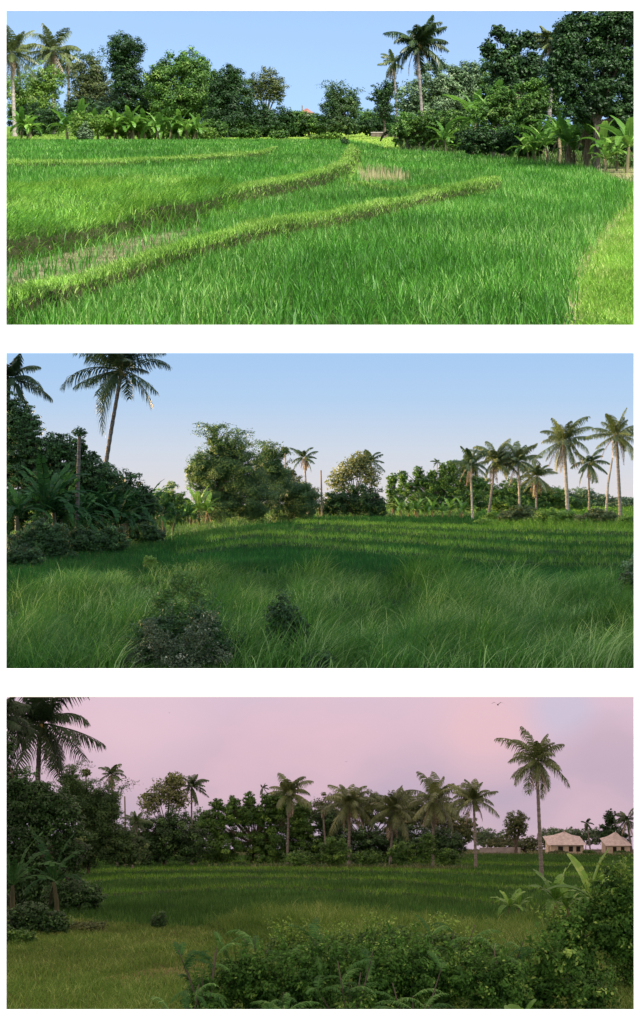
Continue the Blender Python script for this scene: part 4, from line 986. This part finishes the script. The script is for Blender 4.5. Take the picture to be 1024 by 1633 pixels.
D3 = V3.h*F/(V3.PY-V3.yk); X3 = (V3.PX-CX)*D3/F
V3.lv += np.where(V3.ty == 1, .8*(fbm(X3*.5+3, D3*.14, 21)-.42), 0)+np.where(V3.ty == 2, .25*(fbm(X3*.6, D3*.2, 22)-.5), 0)
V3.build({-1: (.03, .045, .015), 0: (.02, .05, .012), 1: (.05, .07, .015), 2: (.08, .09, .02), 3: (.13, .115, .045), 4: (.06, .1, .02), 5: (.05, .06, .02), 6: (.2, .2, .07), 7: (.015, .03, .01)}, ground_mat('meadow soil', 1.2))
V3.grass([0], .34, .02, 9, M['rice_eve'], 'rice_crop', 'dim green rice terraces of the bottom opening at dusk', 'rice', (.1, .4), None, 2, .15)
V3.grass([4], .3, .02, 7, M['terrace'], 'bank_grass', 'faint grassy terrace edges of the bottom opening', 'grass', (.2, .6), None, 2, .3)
V3.grass([7], .15, .016, 16, M['rice_dusk'], 'riser_grass', 'short shade-darkened grass on the risers between the dusk terraces', 'grass', (.3, .9), None, 2, .3)
V3.grass([1], .6, .014, 14, M['duskgrass'], 'tall_grass', 'olive wild grass mounds in front of the dusk rice', 'grass', (.3, 1.0), None, 3, .5, rows=(1440, 1640))
V3.grass([2], .22, .014, 8, M['duskgrass'], 'meadow_grass', 'trampled olive meadow in the lower left at dusk', 'grass', (.3, 1.1), None, 3, .6, rows=(1440, 1640))
V3.grass([3], .13, .012, 5, M['duskgrass'], 'dry_grass', 'worn dry patch in the dusk meadow', 'grass', (.5, 1.1), None, 2, .6, rows=(1440, 1640))
V3.grass([5, 6], .5, .03, 5, M['olive'], 'undergrowth', 'rough growth beneath the dusk tree line', 'undergrowth', (.3, .9), None, 3, .5)
G = 'trees around the dusk fields'; GP = 'coconut palms of the bottom opening'; GB = 'banana plants of the bottom opening'; GS = 'shrubs of the bottom opening'
T = lambda *a, **k: tree(V3, *a, group=k.pop('group', G), **k)
P3 = lambda lab, *a, **k: palm(V3, k.pop('name', 'coconut_palm'), lab, *a, group=GP, **k)
P3('big coconut palm in the upper left of the dusk opening', 52, 1480, 64, 1156, 84, d=80, nf=26, dead=2, tw=12, mat='palm_dark', tr='trunk_dark', seed=102, parts=True, bend=.02, hang=.8, elmin=-.8)
P3('coconut palm cut by the left edge at dusk', -20, 1480, -6, 1150, 56, d=76, nf=20, dead=4, tw=10, mat='palm_dark', tr='trunk_dark', seed=103)
T('broadleaf_tree', 'towering dark tree mass at the left edge at dusk', 50, [(8, 1200, 18, 40), (18, 1256, 30, 34), (60, 1284, 50, 34), (40, 1270, 60, 46), (80, 1420, 60, 50), (30, 1330, 60, 60), (90, 1300, 44, 44), (40, 1400, 60, 60), (30, 1460, 50, 36), (110, 1350, 40, 40)], 'dark', d=66, leaf=7.5, dens=1.4, tw=14)
T('bamboo_clump', 'dark leafy bamboo mass right of the big left palm at dusk', 140, [(120, 1280, 34, 36), (150, 1300, 46, 46), (150, 1345, 54, 44), (185, 1345, 30, 40), (130, 1270, 20, 20), (210, 1355, 30, 34), (170, 1285, 34, 34), (110, 1250, 22, 26), (100, 1360, 50, 40)], 'bamboo', d=120, leaf=4.6, dens=1.5, extra=plumes(60, 24, 44))
pole(V3, 'bare_snag', 'short bare trunk with a leafy tuft above the dusk bamboo', [(138, 1380), (138, 1290), (137, 1232)], 4, 'trunk', 135, 'dead tree', cap=(8, 7, 'olive'))
P3('sickly coconut palm with limp hanging fronds at dusk', 188, 1390, 180, 1240, 24, d=150, nf=12, dead=12, tr='trunk', tw=4, seed=105, nuts=False)
pole(V3, 'bare_snag', 'thin dark topless trunk right of the sickly palm at dusk', [(200, 1385), (200, 1320), (199, 1270)], 3.5, 'wood', 150, 'dead tree')
P3('small dark palm right of the topless trunk at dusk', 211, 1392, 211, 1305, 24, d=140, nf=14, dead=4, tw=5, seed=106)
T('flowering_tree', 'tree with pale flower heads rising left of the dusk thicket', 262, [(262, 1262, 28, 22), (280, 1245, 18, 14), (240, 1280, 22, 20), (285, 1275, 22, 20)], 'olive', d=158, leaf=4.4, dens=.3,
  extra=lambda root, bl, m: (lambda b: (crown_geo(b, [(c+np.array([0, -.5, .1]), np.array(r)*1.05) for c, r in bl], 4.5*m, .12, .2), b.build('flower_heads', M['pod'], root)))(Buf()))
P3('dark coconut palm against the right side of the dusk flowering tree', 306, 1390, 304, 1262, 26, d=160, nf=16, dead=2, tw=4, seed=107)
T('hedge', 'dark thicket below the dusk flowering tree', 262, [(230, 1335, 34, 40), (270, 1330, 40, 44), (300, 1345, 40, 36), (220, 1360, 50, 24)], 'dark', d=154, leaf=4.8, dens=1.6, cat='thicket')
T('vine_wall', 'long dark wall of vine draped trees left of the dusk palms', 400, [(330, 1310, 40, 24), (370, 1300, 30, 20), (400, 1300, 30, 22), (430, 1300, 30, 24), (350, 1345, 60, 34), (430, 1345, 60, 34), (480, 1320, 30, 26), (500, 1350, 50, 26), (346, 1284, 14, 12), (372, 1280, 12, 12), (398, 1276, 12, 14), (430, 1276, 16, 16), (452, 1282, 22, 22), (482, 1292, 20, 18)], 'mid', d=176, leaf=4.6, dens=1.5, cat='thicket')
T('hedge', 'olive brown thicket rising behind the dusk palm row', 560, [(530, 1298, 36, 34), (585, 1290, 40, 34), (640, 1298, 40, 36), (700, 1302, 36, 34), (470, 1300, 34, 30), (738, 1322, 26, 30), (560, 1280, 14, 14), (665, 1284, 14, 14)], 'olive', d=190, leaf=4.6, dens=1.5, cat='thicket')
T('hedge', 'low olive brush in front of the dusk palm trunks', 620, [(535, 1356, 26, 26), (585, 1368, 30, 12), (640, 1360, 26, 22), (680, 1352, 20, 26), (715, 1366, 26, 16), (480, 1368, 34, 12)], 'mid', d=148, leaf=4.6, dens=1.3, cat='thicket', trunk=False)
T('vine_wall', 'dark growth behind the trunks of the dusk palm row', 620, [(540, 1335, 34, 34), (590, 1340, 36, 30), (640, 1340, 36, 30), (690, 1340, 34, 26), (720, 1345, 30, 24), (600, 1365, 100, 14), (520, 1310, 24, 22)], 'dark', d=176, leaf=4.6, dens=1.5, cat='thicket')
P3('tiny slender palm poking above the dusk thicket', 413, 1370, 413, 1262, 11, d=190, nf=8, dead=0, tw=2.5, seed=108, name='areca_palm', nuts=False)
P3('coconut palm above the dark vine wall at dusk', 458, 1380, 462, 1268, 38, d=170, nf=20, dead=4, tw=4.5, seed=109, mat='palm_light')
P3('feathery palm left of the palm above the vine wall', 440, 1375, 440, 1280, 20, d=180, nf=10, dead=1, tw=3, seed=110)
P3('bare looking slender palm trunk with a stub crown in the dusk row', 521, 1382, 520, 1296, 14, d=165, nf=6, dead=5, tr='trunk', tw=4, seed=111, nuts=False)
P3('coconut palm with drooping left fronds near the centre of the dusk row', 556, 1385, 555, 1284, 48, d=160, nf=22, dead=6, tr='trunk', tw=6, seed=112, mat='palm_light')
P3('coconut palm right of centre in the dusk row with a full crown', 622, 1385, 622, 1296, 48, d=160, nf=24, dead=5, tw=5, seed=113, mat='palm_light')
P3('brown fronded coconut palm fourth from the right at dusk', 690, 1388, 692, 1276, 50, d=155, nf=24, dead=11, tr='trunk', tw=6, seed=114, mat='palm_light')
P3('ragged coconut palm with upright fronds right of the brown fronded one', 759, 1390, 761, 1272, 38, d=144, nf=22, dead=5, tr='trunk', tw=6, seed=115, up=.35, mat='palm_light')
P3('tall lone coconut palm against the pink sky at right', 864, 1420, 856, 1214, 60, d=110, nf=24, dead=4, tr='trunk', tw=8, seed=116, mat='palm_light', parts=True, elmin=-.7)
T('broadleaf_tree', 'distant upright tree left of the tall lone palm', 822, [(822, 1308, 22, 18), (815, 1325, 14, 14), (832, 1322, 12, 16)], 'olive', d=290, leaf=4, dens=1.0, tw=7)
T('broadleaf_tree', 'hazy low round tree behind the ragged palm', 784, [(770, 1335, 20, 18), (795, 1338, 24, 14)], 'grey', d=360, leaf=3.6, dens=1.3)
T('broadleaf_tree', 'low tree line left of the thatched hut', 840, [(810, 1345, 40, 10), (850, 1345, 30, 12)], 'olive', d=340, leaf=3.6, dens=1.3, cat='thicket')
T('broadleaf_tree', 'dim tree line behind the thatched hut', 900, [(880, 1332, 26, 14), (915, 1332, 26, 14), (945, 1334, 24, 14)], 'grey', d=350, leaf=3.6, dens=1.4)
T('broadleaf_tree', 'dark pointed tree behind the huts at right', 974, [(974, 1306, 12, 16), (970, 1328, 20, 18), (985, 1334, 24, 16)], 'dark', d=345, leaf=4, dens=1.5)
P3('hazy coconut palm between the two huts', 942, 1360, 942, 1312, 14, d=340, nf=10, dead=0, tw=3, seed=117, nuts=False)
P3('coconut palm cut by the right edge above the second hut', 1008, 1368, 1006, 1304, 26, d=300, nf=16, dead=3, tw=5, seed=118)
house(V3, 'thatched_hut', 'pale hut with a pointed hipped roof right of the tall lone palm', 900, 300, 52, 18, 12, 'hut_wall', 'hut_roof', 7, .16, 'huts beyond the dusk fields', openings=[(-.55, -.25, .0, .8, 'door'), (.1, .35, .35, .8, 'window'), (.55, .8, .35, .8, 'window')], row=1358, finial=True)
house(V3, 'thatched_hut', 'smaller hut with a steep pale roof near the right edge', 982, 300, 36, 16, 14, 'hut_wall', 'hut_roof', 6, .16, 'huts beyond the dusk fields', openings=[(-.5, -.2, .0, .8, 'door'), (.2, .5, .35, .8, 'window')], row=1358, finial=True)
lowwall(V3, 'field_wall', 'low pale wall beyond the dusk rice left of the huts', 765, 830, 1358, 9, 330, 'wall_pale')
lowwall(V3, 'field_wall', 'long pale wall linking the two huts', 930, 958, 1358, 7, 306, 'wall_pale')

bush(V3, 'shrub', 'low brush hiding the foot of the pointed hut', 890, 0, 22, 7, 'olive', d=292, leaf=3, group=GS)
bush(V3, 'shrub', 'low brush hiding the foot of the smaller hut', 992, 0, 18, 7, 'mid', d=292, leaf=3, group=GS)
bush(V3, 'shrub', 'small bush at the gap between the two huts', 940, 0, 14, 9, 'mid', d=290, leaf=3, group=GS)
B = lambda lab, *a, **k: banana(V3, 'banana_plant', lab, *a, group=GB, **k)
B('banana plant leaning out of the dark left mass at dusk', 20, 1500, 150, 'banana_dark', d=52, nl=9, dry=2, seed=120, wid=.16, torn=.8)
B('banana plant with a drooping torn leaf over the dusk rice', 92, 1470, 130, 'banana_dark', d=58, nl=9, dry=2, seed=121, wid=.15, torn=.8)
B('banana plant with one tall pale upright leaf at right', 942, 1470, 118, 'banana', d=50, nl=6, dry=1, seed=122, torn=.08, stem=.42, spread=.7)
B('banana plant with an upright leaf at the right edge', 998, 1460, 106, 'banana', d=46, nl=6, dry=1, seed=123, torn=.1, stem=.42, spread=.7)
B('spreading pale banana clump right of the dusk rice', 880, 1475, 104, 'banana', d=54, nl=9, dry=3, seed=124, clump=2, stem=.35)
B('low banana clump beside the rice edge at dusk', 810, 1465, 60, 'banana', d=58, nl=8, dry=3, seed=125, clump=2, stem=.3)
Sx = lambda lab, *a, **k: bush(V3, 'shrub', lab, *a, group=GS, **k)
Sx('dark bushes spilling from the left mass onto the dusk meadow', 60, 1488, 66, 60, 'dark', d=49, leaf=7, lobes=4)
Sx('leafy mass between the left trees and the dusk rice', 120, 1468, 60, 70, 'dark', d=62, leaf=6, lobes=3)
Sx('small dark shrub standing alone at the meadow edge', 253, 1482, 15, 36, 'dark', d=51, lobes=2)
Sx('low leafy bushes below the left banana at dusk', 30, 1508, 36, 34, 'mid', d=43, leaf=7, lobes=3)
Sx('brownish dry weeds by the meadow edge', 140, 1486, 40, 22, 'olive', d=50, lobes=3)
T('shrub', 'tall leafy hedge climbing the right edge at dusk', 960, [(985, 1420, 46, 40), (960, 1470, 56, 50), (1000, 1500, 50, 70), (930, 1530, 60, 60), (1000, 1590, 60, 60), (900, 1490, 34, 34)], 'fgleaf', d=30, leaf=10, dens=1.1, cat='hedge', trunk=False, cl=.34, extra=shoots(70, 24, 54, 'light', 8))
T('shrub', 'dark creeper covered hedge low on the right at dusk', 860, [(880, 1540, 50, 46), (840, 1590, 60, 50), (930, 1600, 60, 50), (780, 1600, 50, 46)], 'fgleaf', d=25, leaf=11, dens=1.1, cat='hedge', trunk=False, cl=.34, extra=shoots(50, 24, 54, 'fgleaf', 9))
T('shrub', 'wide bush of small leaves at the bottom centre at dusk', 560, [(420, 1570, 66, 46), (500, 1550, 66, 50), (590, 1548, 66, 54), (670, 1548, 60, 50), (750, 1560, 60, 44), (340, 1590, 54, 34), (800, 1575, 50, 50), (380, 1550, 50, 26), (480, 1600, 90, 34), (640, 1600, 90, 34)], 'fgleaf', d=22, leaf=9, dens=1.0, cat='shrub', trunk=False, cl=.34, extra=shoots(110, 24, 60, 'fgleaf', 8))
T('shrub', 'dark leafy bush tucked behind the bottom centre bush', 600, [(460, 1512, 44, 28), (620, 1502, 54, 30), (700, 1506, 50, 30), (540, 1512, 50, 28), (770, 1520, 44, 28)], 'mid', d=27, leaf=8, dens=1.0, cat='shrub', trunk=False, extra=shoots(80, 20, 50, 'light', 7))
for i, (px, row, d_, mt, lab) in enumerate([
    (405, 1446, 24, 'mid', 'tall feathery plant with an arching tip left of the dusk bush'),
    (330, 1484, 23, 'mid', 'feathery plant leaning over the dry patch'),
    (500, 1474, 24, 'mid', 'feathery plant above the middle of the dusk bush'),
    (618, 1452, 24, 'dark', 'bushiest feathery plant below the last letters of the palm row'),
    (560, 1500, 22, 'mid', 'feathery plant left of the bushiest one'),
    (712, 1464, 24, 'mid', 'feathery plant right of the bushiest one'),
    (800, 1470, 26, 'dark', 'feathery plant between the meadow and the right hedge'),
    (300, 1560, 21, 'mid', 'low feathery plant at the bottom left of the dusk bush'),
    (660, 1530, 20, 'mid', 'low feathery plant in front of the dusk bush'),
    (440, 1540, 20, 'mid', 'low feathery plant at the front left of the dusk bush')]):
    if i == 3: lab = 'bushiest feathery plant with dark curled leaves'
    pinnate_plant(V3, 'feathery_plant', lab, px, 0, 0, 'fern', d=d_-1.5, n=11, seed=140+i, row=row-4, group='feathery plants in the dusk foreground')
B('broad leafed plant showing a big round leaf at the bottom right', 830, 1640, 110, 'banana', d=20, nl=5, dry=0, seed=150, wid=.7, torn=.02, stem=.4)

def bird(label, px, row, d, span, tilt):
    m = d/F; root = thing('bird', label, 'bird', ((px-CX)*m, d, (CY-row)*m), 'birds in the dusk sky')
    s = span*m*.5; b = Buf()
    tube(b, [(-.1*s, -.55*s, 0), (0, -.2*s, .02*s), (0, .25*s, 0), (0, .6*s, 0)], [.03*s, .12*s, .1*s, .02*s], 7); b.build('body', M['bird'], root, True)
    for sx in (-1, 1):
        w_ = Buf(); y = .22*s; z = .3*s*tilt
        w_.add([(0, -y, .05*s), (0, y, .05*s), (sx*.5*s, y*1.1, z+.1*s), (sx*.5*s, -y*.9, z+.1*s), (sx*s, y*.9, z*.6), (sx*s, y*.3, z*.6)], np.array([(0, 1, 2, 3), (3, 2, 4, 5)]))
        w_.build('wing', M['bird'], root)
bird('larger dark bird high in the pink sky at right', 794, 1124, 120, 20, 1.0)
bird('speck of a bird in the pink sky at upper left', 270, 1137, 200, 5, .8)
bird('speck of a bird in the pink sky near the middle', 552, 1215, 200, 5, .5)
